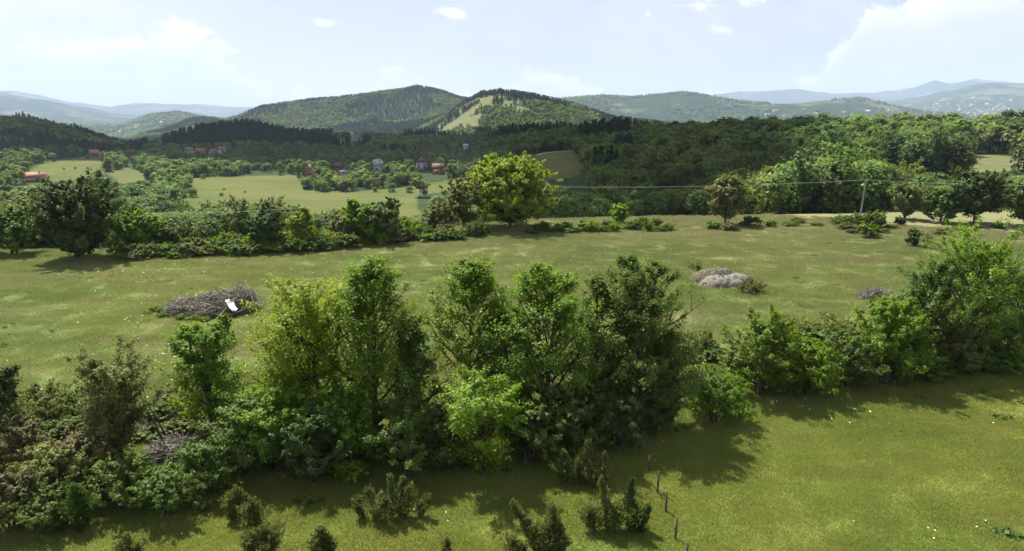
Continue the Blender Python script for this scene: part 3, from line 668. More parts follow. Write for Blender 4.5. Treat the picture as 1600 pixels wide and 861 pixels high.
# ------------------------------------------------------------------ trees and shrubs that can be told apart
def spot(u, v, rmin=12): return ground_at(u, v, rmin, 400)
TREE_POS = []
HERO = [
 # name, species, u, v base, v top, width px, profile, dict, leaf material, category, label
 ('tree', 340, 694, 498, 92, 'column', dict(limbs=40, asc=1.1, stems=2, clump=.075, per=46, clear=.10, leaf=.12), 'bright', 'tree', 'slim light green tree with upswept branches, leftmost of the tall hedgerow trees'),
 ('tree', 460, 700, 457, 132, 'vase', dict(limbs=54, asc=.7, stems=3, clump=.085, per=50, clear=.22, leaf=.125, sub=4), 'fresh', 'tree', 'broad tree with glowing yellow-green crown in front of the brush pile'),
 ('tree', 522, 690, 446, 104, 'column', dict(limbs=36, asc=.8, stems=2, clump=.08, per=46, clear=.35, leaf=.125), 'fresh', 'tree', 'yellow-green tree with forked stem between the broad yellow-green tree and the tallest left one'),
 ('tree', 588, 704, 398, 128, 'column', dict(limbs=52, asc=.95, stems=1, clump=.062, per=52, clear=.14, leaf=.12), 'bright', 'tree', 'tallest tree of the left half of the hedgerow, green with a pointed top'),
 ('tree', 655, 704, 496, 104, 'column', dict(limbs=40, asc=.9, stems=2, clump=.08, per=48, clear=.08, leaf=.12), 'mid', 'tree', 'shorter dark green tree right beside the tallest tree of the left half'),
 ('tree', 735, 668, 398, 124, 'column', dict(limbs=38, asc=.8, stems=1, clump=.058, per=56, clear=.30, leaf=.13, fill=.9), 'bright', 'tree', 'tall airy tree with visible trunk standing free in the gap in the middle'),
 ('tree', 792, 668, 470, 100, 'column', dict(limbs=36, asc=.8, stems=2, clump=.075, per=50, clear=.1, leaf=.12), 'mid', 'tree', 'dark medium tree right of the airy tree in the middle'),
 ('tree', 862, 694, 404, 138, 'column', dict(limbs=54, asc=.9, stems=2, clump=.062, per=52, clear=.12, leaf=.12), 'bright', 'tree', 'tall green tree, left one of the dense right hand clump of three'),
 ('tree', 928, 672, 386, 120, 'column', dict(limbs=48, asc=.9, stems=2, clump=.062, per=52, clear=.12, leaf=.12), 'mid', 'tree', 'highest tree of all, dark green, in the middle of the dense right hand clump'),
 ('tree', 994, 676, 408, 160, 'column', dict(limbs=56, asc=.75, stems=2, clump=.066, per=52, clear=.10, leaf=.12), 'mid', 'tree', 'wide dark tree at the right end of the dense clump, throwing the long shadow'),
 ('tree', 1026, 668, 500, 92, 'column', dict(limbs=34, asc=.6, stems=2, clump=.09, per=46, clear=.05, leaf=.12), 'mid', 'tree', 'small dark tree under the right flank of the dense clump'),
 ('shrub', 440, 738, 610, 128, 'bush', dict(limbs=34, asc=.5, stems=4, clump=.13, per=50, clear=.03, leaf=.12), 'bright', 'shrub', 'leafy green shrub at the foot of the broad yellow-green tree'),
 ('shrub', 548, 735, 600, 118, 'bush', dict(limbs=34, asc=.5, stems=4, clump=.13, per=50, clear=.03, leaf=.12), 'bright', 'shrub', 'leafy green shrub at the foot of the tallest left tree'),
 ('shrub', 757, 740, 588, 124, 'vase', dict(limbs=34, asc=.6, stems=3, clump=.12, per=52, clear=.05, leaf=.13), 'fresh', 'shrub', 'bright yellow-green shrub standing forward in the middle of the hedgerow'),
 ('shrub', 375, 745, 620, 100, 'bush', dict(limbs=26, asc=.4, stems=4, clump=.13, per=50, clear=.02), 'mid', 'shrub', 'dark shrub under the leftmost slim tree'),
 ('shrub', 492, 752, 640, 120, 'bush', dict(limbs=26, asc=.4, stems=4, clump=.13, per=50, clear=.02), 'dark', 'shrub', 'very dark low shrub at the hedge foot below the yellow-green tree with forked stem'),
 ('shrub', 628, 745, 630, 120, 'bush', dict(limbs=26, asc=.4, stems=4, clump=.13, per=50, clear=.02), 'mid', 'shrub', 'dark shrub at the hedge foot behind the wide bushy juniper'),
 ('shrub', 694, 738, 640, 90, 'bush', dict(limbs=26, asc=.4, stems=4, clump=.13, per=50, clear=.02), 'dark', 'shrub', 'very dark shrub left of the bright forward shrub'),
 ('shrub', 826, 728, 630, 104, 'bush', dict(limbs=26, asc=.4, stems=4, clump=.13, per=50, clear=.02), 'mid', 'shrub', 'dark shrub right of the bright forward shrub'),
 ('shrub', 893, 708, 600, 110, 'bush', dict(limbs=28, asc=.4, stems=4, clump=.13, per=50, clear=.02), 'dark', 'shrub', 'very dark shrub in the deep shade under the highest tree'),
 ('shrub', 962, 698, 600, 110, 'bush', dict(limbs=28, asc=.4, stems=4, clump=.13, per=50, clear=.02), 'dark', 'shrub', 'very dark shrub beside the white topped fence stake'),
 ('shrub', 1115, 660, 590, 100, 'bush', dict(limbs=34, asc=.35, stems=5, clump=.15, per=60, clear=.0, leaf=.11), 'bright', 'shrub', 'low rounded green bush standing forward between the two hedge halves'),
 ('tree', 178, 740, 560, 124, 'vase', dict(limbs=40, asc=.7, stems=3, clump=.085, per=52, clear=.28, leaf=.11), 'olive', 'tree', 'small olive green tree with two dark stems at the left end of the hedgerow'),
 ('tree', 195, 720, 590, 100, 'vase', dict(limbs=28, asc=.7, stems=2, clump=.09, per=52, clear=.25, leaf=.11), 'mid', 'tree', 'dark green small tree close behind the olive green one at left'),
 ('tree', -4, 730, 556, 90, 'column', dict(limbs=36, asc=.7, stems=2, clump=.09, per=52, clear=.04, leaf=.11), 'dark', 'tree', 'dark tree cut by the left border of the view'),
 ('shrub', 40, 742, 660, 76, 'bush', dict(limbs=26, asc=.6, stems=4, clump=.13, per=48, clear=.02, leaf=.10), 'brown', 'shrub', 'brown withered shrub right of the dark tree at the left border'),
 ('shrub', 18, 832, 740, 92, 'bush', dict(limbs=30, asc=.5, stems=4, clump=.13, per=52, clear=.02, leaf=.10), 'brown', 'shrub', 'brown withered shrub lowest in the left corner'),
 ('shrub', 92, 790, 700, 104, 'bush', dict(limbs=30, asc=.5, stems=4, clump=.13, per=52, clear=.02, leaf=.10), 'olive', 'shrub', 'olive green shrub between the two brown shrubs and the pointed juniper'),
 ('shrub', 135, 768, 672, 92, 'bush', dict(limbs=28, asc=.5, stems=4, clump=.13, per=48, clear=.02, leaf=.10), 'brown', 'shrub', 'brownish green shrub below the olive green tree with two stems'),
 ('shrub', 188, 798, 722, 112, 'bush', dict(limbs=30, asc=.4, stems=5, clump=.14, per=52, clear=.0, leaf=.10), 'mid', 'shrub', 'spreading green shrub right of the pointed juniper'),
 ('shrub', 262, 806, 735, 96, 'bush', dict(limbs=30, asc=.4, stems=5, clump=.14, per=52, clear=.0, leaf=.10), 'mid', 'shrub', 'green shrub with drooping sprays standing forward into the grass at left'),
 ('shrub', 320, 775, 690, 90, 'bush', dict(limbs=28, asc=.4, stems=5, clump=.14, per=50, clear=.0, leaf=.10), 'mid', 'shrub', 'green shrub in front of the grey brush heap at left'),
 ('shrub', 66, 836, 772, 88, 'bush', dict(limbs=26, asc=.4, stems=5, clump=.14, per=50, clear=.0, leaf=.10), 'mid', 'shrub', 'low green shrub left of the pointed juniper at the bottom'),
 ('shrub', 290, 646, 606, 92, 'bush', dict(limbs=26, asc=.3, stems=5, clump=.16, per=50, clear=.0, leaf=.10), 'olive', 'shrub', 'low scrubby thicket behind the bare leaning stems'),
 ('shrub', 75, 655, 612, 90, 'bush', dict(limbs=26, asc=.3, stems=5, clump=.16, per=46, clear=.0, leaf=.10), 'olive', 'shrub', 'low scrub on the bank, left of the small pointed bush'),
 ('shrub', 130, 650, 618, 80, 'bush', dict(limbs=26, asc=.3, stems=5, clump=.16, per=46, clear=.0, leaf=.10), 'mid', 'shrub', 'low scrub on the bank just left of the olive green tree'),
 ('shrub', 57, 630, 598, 24, 'cone', dict(limbs=20, asc=.9, stems=1, clump=.11, per=40, clear=.0, leaf=.08), 'dark', 'shrub', 'small pointed dark bush on the bank above the brown shrubs'),
 ('shrub', 548, 752, 722, 60, 'bush', dict(limbs=20, asc=.4, stems=4, clump=.18, per=40, clear=.0, leaf=.09), 'fresh', 'shrub', 'small bright leafy bush left above the wide bushy juniper'),
 ('shrub', 1180, 616, 494, 118, 'bush', dict(limbs=44, asc=.6, stems=4, clump=.115, per=60, clear=.02, leaf=.125), 'bright', 'shrub', 'big bright topped bush at the left end of the right hedge half'),
 ('shrub', 1255, 618, 536, 104, 'bush', dict(limbs=34, asc=.5, stems=4, clump=.14, per=54, clear=.02, leaf=.12), 'bright', 'shrub', 'lower bush right of the big bright topped bush'),
 ('shrub', 1318, 606, 520, 100, 'bush', dict(limbs=34, asc=.5, stems=4, clump=.14, per=54, clear=.02, leaf=.12), 'mid', 'shrub', 'middle bush of the right hedge half, darker green'),
 ('shrub', 1378, 600, 470, 116, 'bush', dict(limbs=44, asc=.7, stems=4, clump=.10, per=56, clear=.02, leaf=.13), 'bright', 'shrub', 'tall feathery bush in front of the small grey brush heap'),
 ('tree', 1446, 586, 402, 116, 'column', dict(limbs=44, asc=.9, stems=3, clump=.075, per=52, clear=.08, leaf=.13), 'mid', 'tree', 'dark upright tree, left one of the three at the right border'),
 ('tree', 1512, 575, 392, 150, 'round', dict(limbs=56, asc=1.0, stems=3, clump=.065, per=54, clear=.12, leaf=.13), 'bright', 'tree', 'large feathery tree with upswept sprays near the right border'),
 ('tree', 1604, 562, 408, 110, 'column', dict(limbs=44, asc=.9, stems=3, clump=.075, per=52, clear=.05, leaf=.13), 'mid', 'tree', 'tree cut by the right border of the view'),
 ('shrub', 1412, 594, 508, 84, 'bush', dict(limbs=30, asc=.4, stems=4, clump=.14, per=50, clear=.02, leaf=.12), 'mid', 'shrub', 'bush at the foot of the dark upright tree, left side'),
 ('shrub', 1486, 586, 500, 90, 'bush', dict(limbs=30, asc=.4, stems=4, clump=.14, per=50, clear=.02, leaf=.12), 'olive', 'shrub', 'yellowish bush at the foot of the large feathery tree'),
 ('shrub', 1562, 574, 488, 100, 'bush', dict(limbs=30, asc=.4, stems=4, clump=.14, per=50, clear=.02, leaf=.12), 'mid', 'shrub', 'bush between the large feathery tree and the tree at the right border'),
 ('shrub', 1055, 556, 528, 50, 'bush', dict(limbs=22, asc=.3, stems=5, clump=.16, per=44, clear=.0, leaf=.11), 'olive', 'shrub', 'low brambles right of the dense clump of trees, nearer patch'),
 ('shrub', 1098, 552, 524, 50, 'bush', dict(limbs=22, asc=.3, stems=5, clump=.16, per=44, clear=.0, leaf=.11), 'olive', 'shrub', 'low brambles left of the big bright topped bush'),
 ('shrub', 1242, 528, 506, 60, 'bush', dict(limbs=22, asc=.3, stems=5, clump=.16, per=44, clear=.0, leaf=.11), 'olive', 'shrub', 'low brownish brambles behind the right hedge, left patch'),
 ('shrub', 1300, 524, 500, 60, 'bush', dict(limbs=22, asc=.3, stems=5, clump=.16, per=44, clear=.0, leaf=.11), 'olive', 'shrub', 'low brownish brambles behind the right hedge, right patch'),
 # far edge of the meadow
 ('tree', 116, 405, 294, 122, 'round', dict(limbs=90, asc=.75, stems=3, clump=.085, per=64, clear=.02, leaf=.24, sub=5), 'dark', 'tree', 'big dark dome shaped tree at the left end of the meadow edge'),
 ('tree', 222, 396, 336, 66, 'bush', dict(limbs=34, asc=.5, stems=3, clump=.11, per=56, clear=.02, leaf=.24), 'bright', 'tree', 'rounded lighter tree right of the big dark dome'),
 ('tree', 264, 392, 346, 40, 'bush', dict(limbs=28, asc=.5, stems=2, clump=.12, per=50, clear=.05, leaf=.24), 'mid', 'tree', 'small tree second to the right of the big dark dome'),
 ('tree', 415, 392, 334, 50, 'round', dict(limbs=34, asc=.6, stems=2, clump=.11, per=60, clear=.05, leaf=.24), 'dark', 'tree', 'compact dark tree in the scrub row left of the slender pale one'),
 ('tree', 470, 390, 320, 34, 'column', dict(limbs=34, asc=1.0, stems=1, clump=.09, per=50, clear=.03, leaf=.22), 'fresh', 'tree', 'slender light green tree rising from the scrub row'),
 ('tree', 573, 380, 306, 52, 'column', dict(limbs=40, asc=.8, stems=2, clump=.095, per=56, clear=.03, leaf=.24), 'bright', 'tree', 'pointed tree in the scrub row, tallest between the slender and the round one'),
 ('tree', 600, 380, 316, 56, 'round', dict(limbs=36, asc=.8, stems=3, clump=.10, per=54, clear=.03, leaf=.24), 'pale', 'tree', 'grey green loose tree right behind the pointed one in the scrub row'),
 ('tree', 540, 378, 340, 52, 'bush', dict(limbs=30, asc=.5, stems=3, clump=.13, per=54, clear=.03, leaf=.24), 'olive', 'tree', 'low rounded yellowish tree left of the pointed one'),
 ('tree', 728, 360, 293, 74, 'vase', dict(limbs=38, asc=.9, stems=4, clump=.085, per=46, clear=.16, leaf=.24, fill=.85), 'olive', 'tree', 'loose olive tree with several leaning stems, left of the bright round tree'),
 ('tree', 690, 364, 322, 50, 'bush', dict(limbs=30, asc=.6, stems=3, clump=.12, per=44, clear=.03, leaf=.24), 'olive', 'tree', 'low olive brown tree left of the loose olive tree with leaning stems'),
 ('tree', 797, 356, 257, 130, 'dome', dict(limbs=130, asc=.30, stems=1, clump=.07, per=60, clear=.08, leaf=.26, trunk=.035, sub=5), 'fresh', 'tree', 'big bright yellow-green round tree on a short trunk at the meadow edge'),
 ('tree', 970, 353, 322, 27, 'round', dict(limbs=24, asc=.5, stems=1, clump=.13, per=46, clear=.30, leaf=.22), 'fresh', 'tree', 'very small pale green round tree standing alone on the skyline of the meadow'),
 ('tree', 1133, 350, 273, 62, 'column', dict(limbs=40, asc=.6, stems=1, clump=.095, per=58, clear=.10, leaf=.25), 'olive', 'tree', 'yellowish green tree at the meadow edge between the lone sapling and the concrete pole'),
 ('shrub', 1172, 354, 341, 26, 'bush', dict(limbs=16, asc=.3, stems=3, clump=.18, per=40, clear=.0, leaf=.2), 'dark', 'shrub', 'dark little bush at the foot of the yellowish green edge tree'),
 ('tree', 1526, 350, 274, 88, 'round', dict(limbs=60, asc=.5, stems=2, clump=.09, per=70, clear=.16, leaf=.25, trunk=.03), 'dark', 'tree', 'broad dark tree at the meadow edge by the right border'),
 ('tree', 1466, 348, 300, 56, 'bush', dict(limbs=36, asc=.6, stems=2, clump=.11, per=56, clear=.04, leaf=.25), 'mid', 'tree', 'medium tree on the left flank of the broad dark one'),
 ('tree', 1606, 352, 288, 56, 'round', dict(limbs=44, asc=.6, stems=2, clump=.1, per=60, clear=.06, leaf=.25), 'mid', 'tree', 'green tree at the right border beyond the meadow'),
 ('tree', 1412, 342, 286, 54, 'column', dict(limbs=34, asc=.7, stems=2, clump=.1, per=50, clear=.05, leaf=.25), 'pale', 'tree', 'pale loose tree right of the concrete pole'),
 ('shrub', 1338, 356, 334, 36, 'bush', dict(limbs=20, asc=.4, stems=4, clump=.16, per=46, clear=.0, leaf=.2), 'mid', 'shrub', 'bush hiding the foot of the concrete pole, left one'),
 ('shrub', 1366, 356, 332, 36, 'bush', dict(limbs=20, asc=.4, stems=4, clump=.16, per=46, clear=.0, leaf=.2), 'mid', 'shrub', 'bush hiding the foot of the concrete pole, right one'),
 ('shrub', 1357, 371, 351, 32, 'bush', dict(limbs=20, asc=.4, stems=4, clump=.16, per=46, clear=.0, leaf=.2), 'bright', 'shrub', 'light green bush in the grass just in front of the concrete pole'),
 ('shrub', 1405, 352, 340, 16, 'bush', dict(limbs=14, asc=.4, stems=3, clump=.18, per=36, clear=.0, leaf=.18), 'dark', 'shrub', 'single tiny dark bush right of the concrete pole'),
 ('shrub', 1425, 384, 359, 22, 'bush', dict(limbs=20, asc=.6, stems=3, clump=.15, per=46, clear=.0, leaf=.16), 'dark', 'shrub', 'dark compact bush standing free in the right part of the meadow'),
 ('shrub', 1446, 388, 366, 22, 'bush', dict(limbs=16, asc=.9, stems=5, clump=.10, per=16, clear=.0, leaf=.12), 'olive', 'shrub', 'sparse greyish bush right beside the dark compact one in the meadow'),
 ('tree', 22, 397, 328, 74, 'bush', dict(limbs=34, asc=.5, stems=3, clump=.11, per=56, clear=.02, leaf=.25), 'mid', 'tree', 'rounded tree at the left border behind the crop strip'),
 ('shrub', 1175, 457, 441, 44, 'bush', dict(limbs=18, asc=.2, stems=5, clump=.17, per=40, clear=.0, leaf=.12), 'olive', 'shrub', 'grey green weeds growing off the right side of the rubble heap'),
 ('shrub', 1085, 428, 413, 22, 'bush', dict(limbs=14, asc=.8, stems=5, clump=.12, per=24, clear=.0, leaf=.10), 'olive', 'shrub', 'dry weeds behind the left end of the rubble heap'),
 ('shrub', 352, 535, 490, 34, 'column', dict(limbs=24, asc=1.1, stems=2, clump=.09, per=34, clear=.0, leaf=.10), 'bright', 'shrub', 'upright green shoots just below the white sheet'),
]
def build_heroes():
    for i, (nm, u, vb, vt, wpx, prof, kw, mat, cat, lab) in enumerate(HERO):
        x, y, z, r = spot(u, vb); H = height_to(x, y, vt); dist = y * CP - (z - CAMZ) * SP; Wd = wpx * dist / FPX
        kw = dict(kw); cr = kw.get('clump', .11); kw['leaf'] = kw.get('leaf', .12)
        d = tree_data(100 + sum(map(ord, lab)), H * (.97 if r < 70 else .93), Wd * (1.04 if nm == 'tree' and r < 70 and u > 300 else .88), prof=prof, **kw)
        plant_thing(nm, tree_meshes(nm, d, mat), (x, y, z - .05), 0, 1, lab, cat, None)
        TREE_POS.append((x, y, Wd / 2, H))
build_heroes()
# scrub row along the meadow edge: many alike
def build_scrub():
    R = rng(33); protos = []
    for k, mat in enumerate(['bright', 'fresh', 'olive', 'bright', 'mid', 'fresh', 'olive', 'pale']):
        protos.append(tree_meshes('shrub', tree_data(300 + k, 1.0, 1.35, prof='bush', limbs=26, asc=.35, stems=4, clump=.17, per=44, clear=.0, leaf=.105), mat))
    names = {(0, 0): 0}
    def row(n, pts, h0, h1, w0, w1, label, group, jit=2.5, kinds=range(8)):
        us = np.array([p[0] for p in pts], float); vs = np.array([p[1] for p in pts], float)
        ORD = 'first second third fourth fifth sixth seventh eighth ninth tenth eleventh twelfth thirteenth fourteenth fifteenth sixteenth'.split()
        us_ = np.sort([us[0] + (us[-1] - us[0]) * (i + .5 + (R.rand() - .5) * .9) / n for i in range(n)])
        for i in range(n):
            u = us_[i]; lb = label if n > 16 else ORD[i] + ' from the left, ' + label
            v = np.interp(u, us, vs) + R.uniform(-jit, jit)
            x, y, z, r = spot(u, v); hp = R.uniform(h0, h1); H = height_to(x, y, v - hp); w = R.uniform(w0, w1) * r / FPX / 1.35
            k = list(kinds)[R.randint(len(list(kinds)))]
            o = plant_thing('shrub', protos[k], (x, y, z - .05), R.rand() * 6.28, (w, w, H), lb, 'shrub', group)
    row(64, [(192, 404), (300, 401), (400, 396), (470, 394), (560, 384), (660, 376), (760, 368)], 9, 21, 17, 32, 'leafy scrub bush in the front row along the meadow edge left of the round tree', 'scrub bushes along the meadow edge')
    row(30, [(200, 394), (400, 386), (560, 374), (700, 362)], 12, 23, 20, 34, 'taller scrub bush in the second rank of the row along the meadow edge', 'taller scrub bushes of the second rank', kinds=(0, 1, 2, 5, 7, 3))
    row(24, [(820, 364), (900, 359), (1050, 357)], 5, 14, 11, 22, 'knee high green bush in the low row right of the bright round tree', 'knee high bushes right of the bright round tree', 4, kinds=(0, 4, 3, 5))
    row(10, [(1110, 358), (1250, 350), (1330, 352)], 5, 12, 14, 26, 'low weedy bush on the right skyline of the meadow', 'weedy bushes on the right skyline', 4, kinds=(2, 7, 0))
    row(9, [(1290, 352), (1400, 366), (1500, 356), (1590, 362)], 4, 9, 12, 22, 'tiny bush in the rough grass far right', 'tiny bushes in the right far meadow', 9, kinds=(2, 4, 7))
    row(10, [(1040, 560), (1110, 556), (1160, 575)], 8, 18, 26, 44, 'low bramble in the gap between the hedge halves', 'brambles in the hedge gap', 9, kinds=(2, 7, 4))
    row(12, [(1220, 545), (1350, 530), (1400, 520)], 9, 20, 30, 50, 'low bramble just behind the right hedge half', 'brambles behind the right hedge', 9, kinds=(2, 7, 4, 0))
    row(14, [(40, 680), (150, 690), (330, 680)], 12, 26, 24, 44, 'low weedy bush on the rough left bank', 'weedy bushes on the left bank', 26, kinds=(2, 7, 2, 4))
    row(16, [(340, 712), (600, 716), (800, 706), (1050, 676)], 26, 60, 36, 64, 'shaded bush at the foot of the tall hedgerow trees', 'undergrowth below the tall hedgerow trees', 10, kinds=(4, 4, 2, 0))
    row(12, [(1170, 608), (1300, 604), (1600, 570)], 22, 44, 34, 60, 'shaded bush at the foot of the right hedge half', 'bushes filling the right hedge foot', 6, kinds=(4, 0, 4))
    row(14, [(225, 486), (300, 500), (330, 500)], 4, 8, 9, 16, 'nettle clump in front of the big brush pile', 'nettles round the big brush pile', 4, kinds=(0, 1, 3))
build_scrub()
# junipers in the foreground
JUN = [  # u, v base, v top, spikes as fractions (dx, dy, h, r, lean x, lean y), label
 (374, 812, 757, [(0, 0, 1, .42, 0, 0), (.3, .1, .75, .3, .06, 0), (-.25, 0, .7, .3, -.05, 0)], 'olive green juniper, upper one of the three in a row at left bottom', 5.0),
 (396, 832, 776, [(0, 0, 1, .42, .03, 0), (.2, -.1, .8, .3, .06, 0)], 'olive green juniper, middle one of the three in a row at left bottom', 5.0),
 (412, 868, 822, [(0, 0, 1, .7, 0, 0), (.5, 0, .85, .5, .15, 0), (-.5, .1, .8, .5, -.15, 0)], 'spreading juniper, lowest of the three in a row at left bottom', 5.0),
 (505, 872, 820, [(0, 0, 1, .42, 0, 0), (.25, 0, .7, .3, .08, 0), (-.22, 0, .6, .3, -.05, 0)], 'small pointed juniper alone on the bottom edge between two bigger groups', 5.0),
 (205, 884, 830, [(0, 0, 1, .38, 0, 0), (.3, 0, .7, .25, .08, 0), (-.25, 0, .75, .25, -.05, 0)], 'juniper tip on the bottom edge at left', 4.0),
 (610, 812, 735, [(0, 0, 1, .24, .02, 0), (.5, 0, .78, .28, .2, 0), (-.5, 0, .70, .30, -.18, 0), (-.1, -.3, .6, .36, 0, -.05), (.9, .1, .5, .22, .5, 0), (-.9, .1, .45, .26, -.3, 0), (.3, .3, .85, .24, .1, 0)], 'wide bushy juniper with several tops left of centre', 7.5),
 (842, 868, 776, [(0, 0, 1, .20, -.45, .0), (.25, 0, .55, .26, -.15, 0)], 'narrow juniper leaning to the left at the bottom', 5.5),
 (862, 866, 784, [(0, 0, 1, .30, 0, 0), (.2, 0, .6, .26, .05, 0)], 'upright narrow juniper beside the leaning one at the bottom', 5.0),
 (802, 872, 838, [(0, 0, 1, .6, 0, 0), (.4, 0, .8, .4, .1, 0)], 'low juniper left of the leaning one, on the bottom edge', 3.5),
 (700, 872, 840, [(0, 0, 1, .34, 0, 0)], 'tiny juniper tip on the bottom edge near the centre', 2.2),
 (916, 757, 682, [(0, 0, 1, .26, .03, 0), (-.85, 0, .78, .22, .03, 0), (.5, 0, .72, .22, .08, 0), (.25, -.3, .55, .28, 0, 0), (-.3, -.1, .6, .22, 0, 0)], 'broad light green juniper group nearest to the dense clump of trees', 7.0),
 (948, 830, 738, [(0, 0, 1, .20, -.12, 0), (.2, 0, .5, .34, .05, 0), (-.35, 0, .42, .32, -.1, 0)], 'ragged juniper with bare tip, left of the dark slender one', 5.5),
 (984, 832, 741, [(0, 0, 1, .20, 0, 0), (.3, 0, .5, .22, .25, 0), (.05, 0, .5, .34, 0, 0)], 'dark slender juniper closest to the fence posts', 5.0),
 (126, 828, 752, [(0, 0, 1, .34, 0, 0), (.15, -.1, .6, .3, 0, 0)], 'dark pointed juniper among the shrubs at the left bottom', 4.5),
 (318, 800, 783, [(0, 0, 1, .6, 0, 0)], 'very small green bush in the grass left of the three junipers', 1.6),
]
def build_junipers():
    for i, (u, vb, vt, sp, lab, dens) in enumerate(JUN):
        x, y, z, r = spot(u, vb, 8); H = height_to(x, y, vt)
        sp = [(a * H * .55, b * H * .55, h * H, rr * H, lx, ly) for a, b, h, rr, lx, ly in sp]
        per = int(1000 * dens / len(sp)); d = spire_data(500 + i, sp, per, .085)
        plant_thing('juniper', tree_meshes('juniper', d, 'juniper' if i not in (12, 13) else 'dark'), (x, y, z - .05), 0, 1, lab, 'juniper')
build_junipers()
# ------------------------------------------------------------------ woods
def crown_blob(seed, H, Wd, n, size, kind='leafy'):
    """cheap tree for the woods: lobed leafy crown or a spruce-like cone"""
    R = rng(seed); wood = [tube_np(np.array([[0, 0, -.8], [0, 0, H * .5], [0, 0, H * .85]]), [H * .022, H * .014, .02], 4)]
    if kind == 'leafy':
        nc = max(5, int(n / 34)); d = unit(R.normal(size=(nc, 3))); d[:, 2] = np.where(d[:, 2] < -.55, -d[:, 2], d[:, 2])
        c = d * (np.array([Wd, Wd, H * .8]) * .5) * (.50 + .30 * R.rand(nc))[:, None] * np.array([1, 1, .95]); c[:, 2] += H * .54
        cl = np.column_stack([c, Wd * (.17 + .09 * R.rand(nc))]); core = np.array([[0, 0, H * .5, Wd * .36], [0, 0, H * .7, Wd * .26]])
        nl_ = max(2, nc // 6); a_ = R.rand(nl_) * 6.28; low = np.column_stack([np.cos(a_) * Wd * .26, np.sin(a_) * Wd * .26, H * R.uniform(.08, .26, nl_), np.full(nl_, Wd * .17)]); cl = np.concatenate([cl, low]); nc += nl_
        lv = leaves_np(np.concatenate([cl, core]), int(n / (nc + 2)), size, R, up=.5, elong=1.3, flat_=.8, centre=(0, 0, H * .45))
    else:
        f = R.rand(n) ** .8; az = R.rand(n) * 6.28; rr = Wd * .5 * (1 - f) ** .85 * (.55 + .5 * R.rand(n)) * (.8 + .25 * np.sin(f * 50))
        p = np.stack([rr * np.cos(az), rr * np.sin(az), H * (.10 + .90 * f) - rr * .15], 1)
        o = np.stack([np.cos(az), np.sin(az), -.15 + 0 * az], 1); dd = unit(o + R.normal(size=p.shape) * .3); b = unit(np.cross(dd, np.array([0, 0, 1.]) + R.normal(size=p.shape) * .5)); s = size * (.7 + .6 * R.rand(n))[:, None]
        V = np.stack([p - dd * s * .6, p + b * s * .45, p + dd * s * .8, p - b * s * .45], 1).reshape(-1, 3); lv = (V, np.arange(4 * n).reshape(-1, 4), R.rand(n))
    return merge(wood), lv
